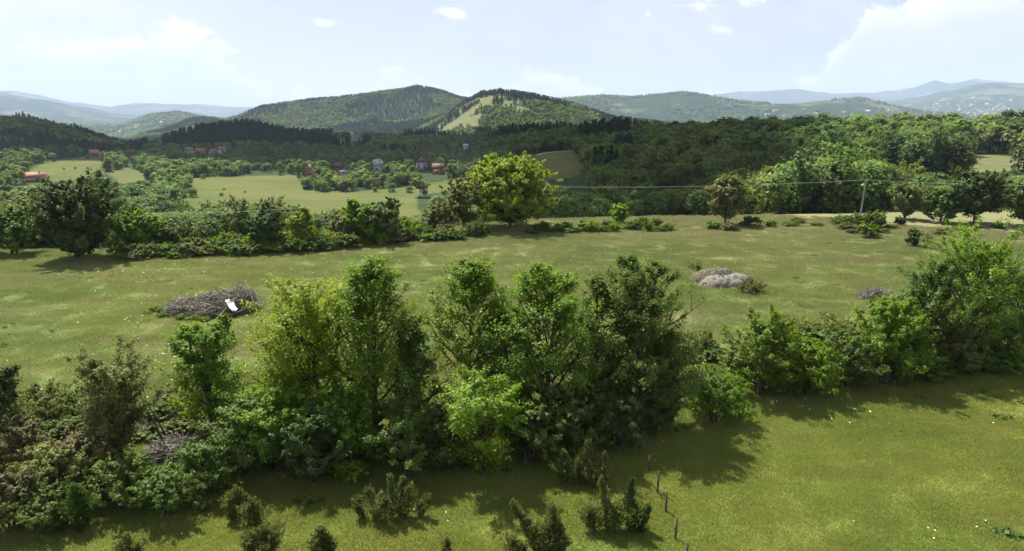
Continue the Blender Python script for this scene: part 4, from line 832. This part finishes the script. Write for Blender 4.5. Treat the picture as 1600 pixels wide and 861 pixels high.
def build_woods():
    R = rng(77)
    L0 = [crown_blob(700 + k, 10, w, 1900, .50) for k, w in enumerate((7.2, 8.2, 6.2, 7.6, 6.8, 8.8))] + [tree_data(710 + k, 10, w, clear=.12, prof=p, limbs=34, asc=a, stems=s, clump=.085, per=26, leaf=.34, sub=2) for k, (w, p, a, s) in enumerate(((5.2, 'column', .9, 1), (6.0, 'vase', .8, 2)))]
    M0 = [tree_meshes('woodland', d, m) for d, m in zip(L0, ('wood', 'wood', 'pale', 'wood', 'wood', 'wood', 'pale', 'wood'))]
    P0 = [joined('woodland_tree_near', d, m) for d, m in zip(L0, ('wood', 'wood', 'pale', 'wood', 'wood', 'wood', 'pale', 'wood'))]
    P1 = [joined('woodland_tree_mid', crown_blob(720 + k, h, w, 520, .85), m) for k, (h, w, m) in enumerate(((10, 7.4, 'wood'), (9, 9.4, 'wood'), (10.5, 6.0, 'pale'), (11, 8.0, 'wood'), (12, 5.2, 'wood'), (8, 6.4, 'olive'), (13, 7.0, 'wood'), (7, 8.5, 'mid'), (11, 4.4, 'bright')))]
    P2 = [joined('woodland_tree_far', crown_blob(740 + k, 10, w, 110, 2.1), 'wood') for k, w in enumerate((8.2, 9.2, 7.2, 8.6))]
    C1 = [joined('spruce_mid', crown_blob(760 + k, 13, w, 420, 1.1, 'cone'), 'pine') for k, w in enumerate((4.6, 5.4, 4.0))]
    C2 = [joined('spruce_far', crown_blob(770 + k, 12, w, 80, 2.2, 'cone'), 'pine') for k, w in enumerate((5.4, 6.2))]
    P3 = [joined('tree_clump', crown_blob(780 + k, 13, 26, 70, 6.5), 'wood') for k in range(2)]
    # candidate points, denser near
    X = []; Y = []; HH = []; 
    for r0, r1, sp in ((86, 260, 5.6), (260, 480, 6.4), (480, 820, 7.2), (820, 1300, 8.2), (1300, 3000, 10.0), (3000, 6400, 30)):
        n = int(.5 * 1.56 * (r1**2 - r0**2) / sp**2 * (1.35 if r0 < 3000 else 1)); th = R.uniform(-.78, .78, n); r = np.sqrt(R.uniform(r0**2, r1**2, n))
        x = r * np.sin(th); y = r * np.cos(th)
        # thin out points that stand too close (grid rejection)
        key = np.floor(x / (sp * .72)).astype(np.int64) * 100003 + np.floor(y / (sp * .72)).astype(np.int64); _, ix = np.unique(key, return_index=True)
        X.append(x[ix]); Y.append(y[ix])
    x = np.concatenate(X); y = np.concatenate(Y); r = np.hypot(x, y); th = np.arctan2(x, y); z = terrain(x, y); n = len(x)
    big = fbm(x, y, 3, 90); H = (9.2 + 3.4 * R.rand(n) + 7 * big) * np.where(r < 1300, 1, .92); H = np.where(r > 3000, 12, H)
    u, vb = project(x, y, z)
    H = np.where((u > 1120) & (r < 480), H * 1.12, H); H = np.where((u < 780) & (r > 330) & (r < 900), H * .68, H)
    er = edge_r(th); keep = r > er + np.where(u > 1080, 5, 15)
    # scrubby and young growth behind the left edge, higher wood to the right
    lim_u = [-100, 0, 100, 200, 300, 420, 480, 560, 640, 700, 760, 850, 1050, 1120, 1200, 1260, 1330, 1420, 1500, 1560, 1640, 1750]
    lim_v = [296, 302, 306, 322, 320, 318, 328, 326, 332, 330, 316, 300, 297, 280, 262, 240, 238, 262, 278, 262, 248, 250]
    lim = np.interp(u, lim_u, lim_v) + np.where(u > 1440, 14, 0) + np.where(u < 700, 5, 0) + (R.rand(n) - .35) * 16
    def top_h(x, y, z, v):                       # height that reaches sight line v
        _, b, c = pix_dir(CU, 0) ; bb = (v - CV) / FPX; return CAMZ + y * (-SP - bb * CP) / (CP - bb * SP) - z
    Hl = top_h(x, y, z, lim); near = r < 250
    H = np.where(near, np.minimum(H, Hl), H); keep &= H > 3.2
    keep &= (field_mask(x, y, z) < .5)
    _, vt = project(x, y, z + H); vm = .5 * (vt + vb)
    for poly, a, b in FIELDS:                      # leave open views onto the fields
        c = np.mean(np.array(poly), 0); keep &= ~((r < b) & ((in_poly(u, vt + 1.5, poly) & (vt < 318)) | (in_poly(u, vt * .75 + vb * .25, poly) & (vt < 312)) | (in_poly(u, vm, poly) & (vt < 306))) & (r < 1300) & (y > 0))
    for pts in (ROAD, TRACK): keep &= seg_dist(x, y, [tuple(q) for q in pts[::6]] + [tuple(pts[-1])]) > 6
    # the road stays in view too
    rp = [(806, 244), (810, 258), (824, 270), (846, 287), (858, 298)]
    keep &= ~((seg_dist(u, vt, rp) < 7) & (r < 700)) 
    hid = np.zeros(n, bool)
    for uh, vt_, vb_, hw, rh in HOUSE_BOX:
        hid |= (np.abs(u - uh) < hw + 4) & (vt < vb_ - 4) & (vb > vt_ - 1) & (r < rh + 2)
        hid |= (np.abs(u - uh) < hw) & (np.abs(r - rh) < 14) & (np.abs(u - uh) < hw + 2)
    keep &= ~hid
    keep &= ~((u > 795) & (u < 925) & (vt > 236) & (vt < 282) & (r < 480) & (r > 250))
    # open grassy gaps, orchard like, in the valley at left
    gap = fbm(x + 31, y + 77, 3, 45); keep &= ~((gap > .24) & (r > 150) & (r < 620) & (u < 760))
    vis = ~hidden(x, y, z + H * 1.02); vis |= (r < 300)
    # the bright hill clearing: sparse bushes
    keep &= vis & ((r < 3000) | (fbm(x, y, 4, 420) > -.06))
    x, y, z, r, H, u, vt, vb = [q[keep] for q in (x, y, z, r, H, u, vt, vb)]; n = len(x)
    pine_n = fbm(x + 600, y, 3, 130)
    pine = ((u < 232) & (r > 700) & (r < 1300) & (pine_n > .02)) | ((u > 255) & (u < 520) & (r > 780) & (r < 1200) & (vt < 222) & (pine_n > -.3)) | ((u > 905) & (u < 985) & (r > 300) & (r < 640) & (pine_n > -.12)) \
        | ((r > 1500) & (r < 3000) & (pine_n > -.02)) | ((u > 480) & (u < 1150) & (r > 640) & (r < 1300) & (pine_n > .10))
    rz = R.rand(n) * 6.28; sc = H / 10; size = H / r
    # every tree one can tell apart nearest the camera is a tree of its own
    cand = np.where((~pine) & (np.abs(u - 800) < 830) & (r < 420))[0]; order = cand[np.argsort(-size[cand])][:292]; own = np.zeros(n, bool); own[order] = True
    reg = [(-100, 140, 'green tree in the lower wood behind the big dark dome shaped tree'), (140, 420, 'green tree in the lower wood behind the left scrub row'), (420, 700, 'green tree between the scrub row and the pale valley field'),
           (700, 1060, 'dark shaded tree in the hollow behind the bright round tree and the sapling'), (1060, 1330, 'green tree in the dense wood behind the meadow, left of the concrete pole'), (1330, 1480, 'green tree in the dense wood behind the meadow, right of the concrete pole'), (1480, 1800, 'green tree in the wood behind the meadow by the right border')]
    for i in order:
        k = R.randint(len(M0)); s = sc[i]; lab = next(l for a, b, l in reg if a <= u[i] < b or l == reg[-1][2])
        plant_thing('woodland_tree', M0[k], (x[i], y[i], z[i] - .1), rz[i], (s * R.uniform(.92, 1.15), s * R.uniform(.92, 1.15), s), lab, 'tree', 'woodland trees: ' + lab.split(' in the ')[-1].split(' between the ')[-1])
    def sct(sel, name, protos, label, extra=1.0):
        i = np.where(sel)[0]
        if len(i): scatter(name, np.column_stack([x[i], y[i], z[i] - .2]), rz[i], sc[i] * extra, R.randint(len(protos), size=len(i)), protos, label, 'woodland')
        print(name, len(i))
    dec = ~pine & ~own
    sct(dec & (r < 300), 'near_woodland', P0, 'dense green woodland right behind the meadow')
    sct(dec & (r >= 300) & (r < 760), 'valley_woodland', P1, 'dark green woods covering the valley and the village slope', 1.04)
    sct(dec & (r >= 760) & (r < 3000), 'hill_woodland', P2, 'dense green woods covering the hills behind the valley', 1.05)
    sct(dec & (r >= 3000), 'far_woodland', P3, 'hazy woods on the far middle ridges')
    sct(pine & (r < 760), 'pine_grove', C1, 'dark conifers in the woods above the small field')
    sct(pine & (r >= 760) & (r < 1400), 'pine_forest', C1, 'dark conifer forest on the left hill and the pine ridge', .95)
    sct(pine & (r >= 1400), 'hill_conifers', C2, 'dark conifers mixed into the woods of the big hills', .9)
    # tall spruce in the village, field trees
    sp = tree_meshes('spruce', crown_blob(790, 10, 4.4, 1500, .5, 'cone'), 'pine')
    for u_, vb_, vt_, lab in ((215, 247, 220, 'tall dark spruce between the houses at left, higher than everything round it'), (326, 250, 238, 'dark spruce in front of the row of houses under the pine ridge')):
        xx, yy, zz, rr = ground_at(u_, vb_, 400); h = height_to(xx, yy, vt_) / 10
        plant_thing('spruce', sp, (xx, yy, zz - .2), 0, (h * .8, h * .8, h), lab, 'spruce')
    for k, (u_, vb_, vt_, lab) in enumerate(((318, 280, 270, 'light rounded tree at the upper left corner of the valley field'), (612, 300, 284, 'rounded dark tree in the right part of the valley field'), (586, 300, 291, 'low dark bush beside the rounded tree in the valley field'), (640, 301, 290, 'dark bush at the right of the rounded tree in the valley field'),
                                 (383, 301, 297, 'tiny dark bush in the middle of the valley field'), (346, 306, 300, 'small dark bush in the left part of the valley field'), (350, 297, 293, 'tiny dark bush higher in the left part of the valley field'), (497, 297, 286, 'dark tree on the upper edge of the valley field below the red barn'),
                                 (100, 265, 261, 'tiny bush on the small sloping meadow, left one'), (118, 264, 260, 'tiny bush on the small sloping meadow, middle one'), (137, 264, 260, 'tiny bush on the small sloping meadow, right one'), (302, 308, 292, 'dark round tree at the left end of the valley field'), (290, 284, 272, 'dark tree left above the valley field'))):
        xx, yy, zz, rr = ground_at(u_, vb_, 250); h = height_to(xx, yy, vt_) / 10
        plant_thing('field_tree', M0[k % 6], (xx, yy, zz - .1), k, (h * (1.6 if h < .35 else 1.15), h * (1.6 if h < .35 else 1.15), h), lab, 'tree')
build_woods()
# ------------------------------------------------------------------ grass
def build_grass():
    R = rng(9); prot = []
    for k, (nb, hgt, wd, rad) in enumerate(((640, .050, .012, .95), (640, .070, .011, .95), (400, .12, .012, .85), (300, .30, .011, .7))):
        a = R.rand(nb) * 6.28; q = np.sqrt(R.rand(nb)) * rad
        # blades gather in tufts
        tc_ = R.uniform(-rad, rad, (26, 2)); j = R.randint(26, size=nb); px = np.where(R.rand(nb) < .45, tc_[j, 0] + R.normal(size=nb) * .12, q * np.cos(a)); py = np.where(R.rand(nb) < .45, tc_[j, 1] + R.normal(size=nb) * .12, q * np.sin(a))
        h = hgt * R.uniform(.4, 1.3, nb); b = R.rand(nb) * 6.28; lean = R.uniform(.1, .55, nb) * h; l2 = R.rand(nb) * 6.28
        p = np.stack([px, py, 0 * px - .02], 1); t = np.stack([np.cos(b), np.sin(b), 0 * b], 1) * (wd * R.uniform(.7, 1.4, nb))[:, None]
        tip = p + np.stack([np.cos(l2) * lean, np.sin(l2) * lean, h], 1); mid = p * .5 + tip * .5 + np.array([0, 0, 1]) * (h * .14)[:, None]
        V = np.stack([p - t, p + t, mid + t * .8, tip, mid - t * .8], 1).reshape(-1, 3); F = np.arange(nb * 5).reshape(-1, 5)
        prot.append(bpy.data.objects.new('grass_tuft', mesh_np('grass_tuft', V, F, (M_BLADE,), tone=np.repeat(R.rand(26), 1)[j] * .5 + R.rand(nb) * .5)))
    def field(n, r0, r1, sc0, sc1, kinds, name, lab, dens=None, lim=.75):
        th = R.uniform(-lim, lim, n); r = np.sqrt(R.uniform(r0**2, r1**2, n)); x = r * np.sin(th); y = r * np.cos(th)
        k = r < edge_r(th) + 12
        if dens is not None: k &= dens(x, y) > R.rand(n)
        x, y = x[k], y[k]; z = terrain(x, y); m = len(x)
        scatter(name, np.column_stack([x, y, z]), R.rand(m) * 6.28, R.uniform(sc0, sc1, m) * (1 + .5 * fbm(x, y, 3, 5)), np.array(kinds)[R.randint(len(kinds), size=m)], prot, lab, 'grass')
    field(7000, 15, 46, .8, 1.25, (0, 1, 1, 0, 2), 'short_grass', 'short grass of the near meadow')
    field(15000, 46, 122, .9, 1.5, (0, 1, 1, 2), 'meadow_grass', 'short grass of the meadow behind the hedgerow')
    # taller grass in swathes, at the hedge foot and along the far rim
    def tall(x, y):
        r = np.hypot(x, y); u, v = project(x, y, 0 * x)
        rim = np.clip((r - edge_r(np.arctan2(x, y)) + 14) / 8, 0, 1) * np.where(u > 1000, 1.0, .55)
        hedge_v = np.interp(u, [0, 350, 1050, 1200, 1600], [700, 690, 640, 580, 545]); hd = np.exp(-((v - hedge_v) / 55) ** 2)
        return np.clip(rim + hd * .9 + (fbm(x, y, 4, 7) > .15) * .22, 0, 1)
    field(9000, 15, 125, .7, 1.3, (2, 2, 3), 'tall_grass', 'taller rough grass along the hedges and the far rim of the meadow', tall)
    wp = []
    for k, (mt, sz) in enumerate((('bright', .10), ('olive', .09), ('mid', .11))):
        cl = np.column_stack([R.normal(size=(9, 2)) * .22, R.uniform(.03, .16, 9), R.uniform(.08, .16, 9)]); v_, f_, t_ = leaves_np(cl, 16, sz, R, up=.9); v_[:, 2] = np.maximum(v_[:, 2], .0)
        wp.append(bpy.data.objects.new('weed', mesh_np('weed', v_, f_, (LEAF[mt],), tone=t_)))
    n = 5200; th = R.uniform(-.75, .75, n); r = np.sqrt(R.uniform(15**2, 118**2, n)); x = r * np.sin(th); y = r * np.cos(th); u, v = project(x, y, 0 * x)
    pr = (fbm(x, y, 4, 11) > .07) * np.where(r < 45, .35, .10) + np.exp(-((v - np.interp(u, [0, 350, 1050, 1200, 1600], [690, 690, 640, 575, 545])) / 45) ** 2) * .9 + .02; k = (R.rand(n) < pr) & (r < edge_r(th)); x, y = x[k], y[k]
    scatter('meadow_weeds', np.column_stack([x, y, terrain(x, y)]), R.rand(len(x)) * 6, R.uniform(.4, 1.15, len(x)) * np.where(np.hypot(x, y) > 45, .7, 1), R.randint(3, size=len(x)), wp, 'broad leaved weeds and tussocks scattered through the meadow grass', 'weeds')
    # flowers
    m = NT('petals'); t = m.rnd(); cm = m.mix(m.ramp(t, .70, .72), (.80, .80, .74), (.62, .55, .10)); MP = m.principled(cm, .8)
    fl = []
    for k in range(2):
        V = [(0, 0, .30)] + [(cos(q) * .035, sin(q) * .035, .32) for q in np.arange(7) * 2 * pi / 7]; F = np.array([(0, i + 1, (i + 1) % 7 + 1) for i in range(7)])
        st = np.array([(-.004, 0, 0), (.004, 0, 0), (.003, 0, .30), (-.003, 0, .30)])
        me = mesh_np('flower', np.concatenate([np.array(V) * (1, 1, 1 if k == 0 else .7), st]), [F, np.array([(8, 9, 10, 11)])], (MP, M_BLADE), np.array([0] * 7 + [1])); fl.append(bpy.data.objects.new('flower', me))
    n = 3200; th = R.uniform(-.75, .75, n); r = np.sqrt(R.uniform(16**2, 84**2, n)); x = r * np.sin(th); y = r * np.cos(th)
    cl = fbm(x, y, 3, 6); k = (R.rand(n) < np.where(r < 36, .05, .05) + (cl > .10) * np.where(r < 36, .30, .55)); x, y, r = x[k], y[k], r[k]
    scatter('wildflowers', np.column_stack([x, y, terrain(x, y)]), R.rand(len(x)) * 6, R.uniform(.7, 1.3, len(x)) * np.clip(r / 34, .6, 1.3), R.randint(2, size=len(x)), fl, 'small white and yellow flowers sprinkled over the meadow', 'flowers')
build_grass()
# ------------------------------------------------------------------ brush piles, rubble, posts
def sticks_np(n, R, mound, length, rad, flat_=.55):
    V = []; F = []; T = []; k = 0
    for i in range(n):
        x, y = mound(R); zt = mound.h(x, y); z = zt * R.uniform(.15, 1.0) ** .5
        a = R.normal() * .9 + (0 if R.rand() < .6 else 1.4); L = length * R.uniform(.4, 1.3); d = np.array([cos(a), sin(a), R.normal() * flat_]); d /= np.linalg.norm(d)
        p = np.array([x, y, z + .03]); rr = rad * R.uniform(.5, 1.6); w = R.normal(size=3) * .10 * L
        v, f = tube_np([p - d * L / 2, p + w, p + d * L / 2], [rr, rr * .8, rr * .3], 3); v[:, 2] = np.maximum(v[:, 2], -.05)
        V.append(v); F.append(f + k); k += len(v); T.append(np.full(len(f), R.rand()))
    return np.concatenate(V), np.concatenate(F), np.concatenate(T)
class Mound:
    def __init__(s, blobs): s.b = blobs
    def h(s, x, y): return max(h * max(0, 1 - ((x - cx) / a) ** 2 - ((y - cy) / b) ** 2) ** .6 for cx, cy, a, b, h in s.b)
    def __call__(s, R):
        while True:
            cx, cy, a, b, h = s.b[R.randint(len(s.b))]; t = R.rand() * 6.28; q = sqrt(R.rand()); return cx + a * q * cos(t), cy + b * q * sin(t)
def heap_mesh(name, mound, ext, res, mat, R, rough=.12, sc=.6, tone=False):
    xs = np.linspace(-ext[0], ext[0], res); ys = np.linspace(-ext[1], ext[1], int(res * ext[1] / ext[0]) + 2); Xg, Yg = np.meshgrid(xs, ys)
    Z = np.array([[mound.h(a, b) for a in xs] for b in ys]); Z = Z + np.where(Z > .02, fbm(Xg + 70, Yg + 20, 5, sc) * rough * 2 * np.clip(Z * 3, 0, 1), -.15)
    n, m = Xg.shape; idx = np.arange(n * m).reshape(n, m); f = np.stack([idx[:-1, :-1], idx[:-1, 1:], idx[1:, 1:], idx[1:, :-1]], -1).reshape(-1, 4)
    zz = Z.ravel()[f].max(1) > -.1; f = f[zz]
    return mesh_np(name, np.stack([Xg, Yg, Z], -1).reshape(-1, 3), f, (mat,), smooth=True)
M_SOIL = flat('brush_soil', (.075, .06, .05), .95, 1, .3)
def brush_pile(u, v, wpx, mound_b, n, length, rad, label, logs=(), rot=0.0, ell=.5):
    x, y, z, r = spot(u, v); s = wpx * (y * CP - (z - CAMZ) * SP) / FPX / 2; R = rng(int(u)); mound = Mound([tuple(np.array(b) * s * np.array([1, 1, 1, 1, .85])) for b in mound_b])
    o = empty('brush_pile', (x, y, z), rot); tag(o, label, 'brush pile')
    V, F, T = sticks_np(n, R, mound, length, rad); tw = link('twigs', mesh_np('twigs', V, F, (STICK,), tone=T), o); tag(tw, kind='stuff')
    m2 = Mound([(a, b, c * .92, d * .92, e * .72) for a, b, c, d, e in mound.b]); link('heap_core', heap_mesh('heap_core', m2, (s * 1.15, s * .8), 46, M_SOIL, R), o)
    for (a, b, c), (d, e, f), q in logs:
        v_, f_ = tube_np([(a * s, b * s, c * s), ((a + d) / 2 * s + .05, (b + e) / 2 * s, (c + f) / 2 * s + .05), (d * s, e * s, f * s)], [q, q * .85, q * .5], 6); link('branch', mesh_np('branch', v_, f_, (STICK,), tone=np.full(len(f_), .9), smooth=True), o)
    return o, s
PILE, ps = brush_pile(330, 487, 146, [(-.45, 0, .55, .42, .34), (.25, .1, .62, .5, .50), (.62, .15, .38, .42, .56), (.1, -.2, .6, .36, .30)], 2300, 1.3, .024, 'big long heap of grey cut branches lying in the meadow at left',
    [((.38, -.62, .02), (.72, .18, .52), .06), ((.66, .3, .62), (1.0, -.12, .1), .055), ((.30, -.5, .05), (.46, -.1, .3), .04), ((.55, -.45, .02), (1.02, -.25, .22), .035), ((-.7, -.3, .12), (-.1, -.15, .28), .04), ((.0, -.28, .2), (.5, -.2, .3), .045), ((.85, .3, .42), (1.05, 0, .05), .04), ((-.9, -.1, .05), (-.35, .05, .3), .035)])
brush_pile(1373, 467, 56, [(0, 0, .9, .6, .62), (-.3, .1, .6, .5, .5)], 420, 1.3, .018, 'small grey heap of cut branches behind the tall feathery bush of the right hedge')
brush_pile(288, 706, 84, [(0, 0, .95, .7, .42), (-.4, -.3, .6, .6, .4)], 760, 1.3, .018, 'grey heap of dead branches lying in the hedge right of the olive green tree', [((-.3, -.2, .5), (.9, -.3, .35), .035), ((-.6, .1, .3), (.5, .2, .6), .03)])
brush_pile(1082, 612, 74, [(0, 0, .9, .6, .35), (.5, .3, .6, .5, .5)], 560, 1.3, .016, 'tangle of dead grey branches in the gap between the two hedge halves', [((-.9, -.5, .0), (.3, .2, .7), .035), ((-.8, -.7, .0), (.6, .1, .5), .03), ((.2, .2, .3), (.6, .5, 1.4), .03)])
brush_pile(218, 676, 50, [(0, 0, .9, .6, .3)], 260, .9, .016, 'scatter of grey twigs on the bank below the olive green tree')
def bare_stems():
    x, y, z, r = spot(257, 700); o = empty('dead_tree', (x, y, z)); tag(o, 'bare dark stems leaning left out of the brush heap, right of the olive green tree', 'dead tree'); R = rng(3)
    for k, (lx, ly, h) in enumerate(((-.42, .1, 3.6), (-.25, .1, 3.0), (-.55, 0, 2.6), (-.10, .2, 2.2))):
        p = curve_pts((k * .12, 0, 0), unit(np.array([lx, ly, 1.])), h, 7, .03, R, .09); parts = [tube_np(p, np.linspace(.055, .012, len(p)), 5)]
        for j in range(5):
            b = curve_pts(p[2 + j % 5], unit(R.normal(size=3) + np.array([0, 0, 1.2])), .8, 3, .05, R, .2); parts.append(tube_np(b, [.018, .013, .009, .004], 3))
        v, f = merge(parts); link('stem', mesh_np('stem', v, f, (BARK,), smooth=True), o)
bare_stems()
def white_sheet():
    x, y, z, r = spot(357, 496); M = flat('white_sheet', (.62, .62, .63), .6); n = 10; V = []; F = []
    for i in range(n):
        for j in range(6):
            s, t = i / (n - 1), j / 5; V.append((-.45 + s * .95 + t * .30 - .0, .55 - s * .95 + t * .42, 1.0 - s * .62 + .07 * sin(s * 9 + t * 4) + .05 * sin(t * 11 + s * 5) + .06 * t))
    for i in range(n - 1):
        for j in range(5): a = i * 6 + j; F.append((a, a + 1, a + 7, a + 6))
    me = mesh_np('white_sheet', np.array(V), np.array(F), (M,), smooth=True); o = link('white_sheet', me); o.location = (x, y + .1, z + .20); md = o.modifiers.new('thickness', 'SOLIDIFY'); md.thickness = .008
    tag(o, 'crumpled white plastic sheet lying against the front of the big brush pile', 'sheet')
white_sheet()
def rubble():
    x, y, z, r = spot(1130, 443); s = 3.1; R = rng(12); o = empty('rubble_heap', (x, y, z)); tag(o, 'low pale grey heap of rubble and gravel in the right part of the meadow', 'rubble heap')
    m = NT('rubble'); a = m.noise(5, 6, .75); b = m.noise(1.2, 4, .6); mat = m.principled(m.mix(m.ramp(a, .3, .7), (.105, .099, .082), (.200, .190, .162)), .95, m.bump(a, .08, .8), .1)
    m2 = NT('soil_heap'); a2 = m2.noise(4, 6, .75); mat2 = m2.principled(m2.mix(m2.ramp(a2, .35, .65), (.058, .054, .036), (.145, .134, .098)), .95, m2.bump(a2, .12, 1), .1)
    f = Mound([tuple(np.array(q) * s) for q in ((-.20, -.20, .62, .42, .30), (.42, .05, .50, .42, .30))]); link('gravel', heap_mesh('gravel', f, (s * 1.1, s * .8), 60, mat, R, .26, .42), o)
    g = Mound([tuple(np.array(q) * s) for q in ((-.25, .38, .68, .45, .38), (-.62, .45, .35, .36, .28), (.10, .42, .42, .36, .40), (.62, .2, .42, .32, .26))]); link('soil', heap_mesh('soil', g, (s * 1.2, s * 1.0), 60, mat2, R, .26, .35), o)
    import bmesh
    st = []
    for k in range(4):
        bm = bmesh.new(); bmesh.ops.create_icosphere(bm, subdivisions=1, radius=1)
        for q in bm.verts: q.co *= R.uniform(.7, 1.15)
        me = bpy.data.meshes.new('stone'); bm.to_mesh(me); bm.free(); me.materials.append(mat); st.append(me)
    for k in range(130):
        px, py = (f if k % 2 else g)(R); h = max(f.h(px, py), g.h(px, py)); q = link('stone', st[k % 4], o); q.location = (px, py, h + .02); a = R.uniform(.035, .15); q.scale = (a, a * .8, a * .6); q.rotation_euler = (R.rand(), R.rand(), R.rand() * 6)
rubble()
# fence posts
M_POST = flat('weathered_post', (.085, .072, .062), .9, 1, .3); M_POSTTOP = flat('pale_post_top', (.62, .62, .60), .7); M_CONC = flat('concrete_pole', (.20, .195, .175), .9, 1, .12); M_WIRE = flat('cable', (.26, .27, .26), .6)
POSTS = [(1055, 842 + 22, 830, 'fence post lowest in the row, cut by the bottom edge'), (1055, 843, 808, 'nearest whole fence post of the row, in the sunlit grass'), (1040, 801, 768, 'second whole fence post of the row counted from the bottom'), (1027, 770, 737, 'third whole fence post of the row counted from the bottom'),
         (1014, 736, 712, 'short fence post at the border of the tree shade'), (1002, 712, 678, 'thin fence post in the tree shade beside the twiggy weeds'), (989, 672, 640, 'thin pale topped stake in the deep shade, farthest of the row')]
def posts():
    ps_ = []
    for i, (u, vb, vt, lab) in enumerate(POSTS):
        if i == 0: u, vb, vt = 1071, 884, 848
        x, y, z, r = spot(u, vb, 8); h = height_to(x, y, vt); R = rng(i); rad = .048 if i < 5 else .032
        v, f = tube_np([(0, 0, -.25), (.01, 0, h * .5), (.02 * R.normal(), .02 * R.normal(), h)], [rad, rad * .95, rad * .85], 7)
        n = len(v); v = np.concatenate([v, [[0, 0, h + .01]]]); cap = np.array([(n - 7 + k, n - 7 + (k + 1) % 7, n) for k in range(7)])
        o = empty('fence_post', (x, y, z)); tag(o, lab, 'fence post', 'fence posts crossing the near meadow'); link('stake', mesh_np('stake', v, [f, cap], (M_POST,)), o); ps_.append((x, y, z, h))
        if i == 6: q = link('cap', box_mesh('cap', (-.07, -.07, h - .12), (.07, .07, h + .03), (M_POSTTOP,)), o)
posts()
def poles():
    x1, y1, z1, r1 = spot(1347, 340); h1 = height_to(x1, y1, 281)
    x2, y2 = x1 * 0 - 5.6, 119.5; z2 = tz(x2, y2); h2 = height_to(x2, y2, 289)
    a, b, c = pix_dir(150, 333); x3, y3 = a / b * 88, 88.; z3 = tz(x3, y3); h3 = CAMZ + c / b * 88 - z3
    a, b, c = pix_dir(1900, 290); x0, y0 = a / b * 92, 92.; z0 = tz(x0, y0); h0 = CAMZ + c / b * 92 - z0
    tops = []
    for (x, y, z, h, lab) in ((x1, y1, z1, h1, 'slim pale concrete pole standing at the right far rim of the meadow'), (x2, y2, z2, h2, 'pale concrete pole hidden behind the bright round tree'), (x3, y3, z3, max(h3, 3), 'pale pole standing behind the big dark dome shaped tree'), (x0, y0, z0, h0, 'pale concrete pole beyond the right border')):
        if x == x0: tops.append((x, y, z + h)); continue
        o = empty('utility_pole', (x, y, z)); tag(o, lab, 'utility pole', 'poles carrying the cable')
        ln = .35 if x == x1 else 0
        v, f = tube_np([(-ln, 0, -.6), (-ln * .5, 0, h * .5), (0, 0, h + .12)], [.15, .125, .10], 8); link('shaft', mesh_np('shaft', v, f, (M_CONC,), smooth=True), o)
        link('bracket', box_mesh('bracket', (-.16, -.16, h - .18), (.16, .02, h - .02), (M_WIRE,)), o); tops.append((x, y, z + h))
    def span(p, q, sag, lab):
        p = np.array(p); q = np.array(q); t = np.linspace(0, 1, 30)[:, None]; path = p + (q - p) * t; path[:, 2] -= (4 * sag * t * (1 - t))[:, 0]
        v, f = tube_np(path, [.026] * 30, 5); tag(link('cable', mesh_np('cable', v, f, (M_WIRE,))), lab, 'cable', 'spans of the overhead cable')
    span(tops[0], tops[1], .75, 'overhead cable between the bright round tree and the concrete pole')
    span(tops[1], tops[2], 1.5, 'overhead cable sloping down to the left from the bright round tree')
    span(tops[0], tops[3], .5, 'overhead cable from the concrete pole to the right border')
poles()
# twiggy weeds beside the posts
def weeds():
    R = rng(15)
    for u, v, lab in ((1000, 700, 'pale dry twiggy weed in the tree shade beside the fence posts'),):
        x, y, z, r = spot(u, v); parts = []
        for k in range(26):
            p = curve_pts((R.normal() * .25, R.normal() * .2, 0), unit(R.normal(size=3) * .6 + np.array([0, 0, 1.3])), R.uniform(.5, 1.1), 4, .02, R, .2); parts.append(tube_np(p, [.012, .01, .008, .006, .003], 3))
        v_, f_ = merge(parts); o = link('dry_weed', mesh_np('dry_weed', v_, f_, (STICK,), tone=np.full(len(f_), .9))); o.location = (x, y, z); tag(o, lab, 'weed')
weeds()
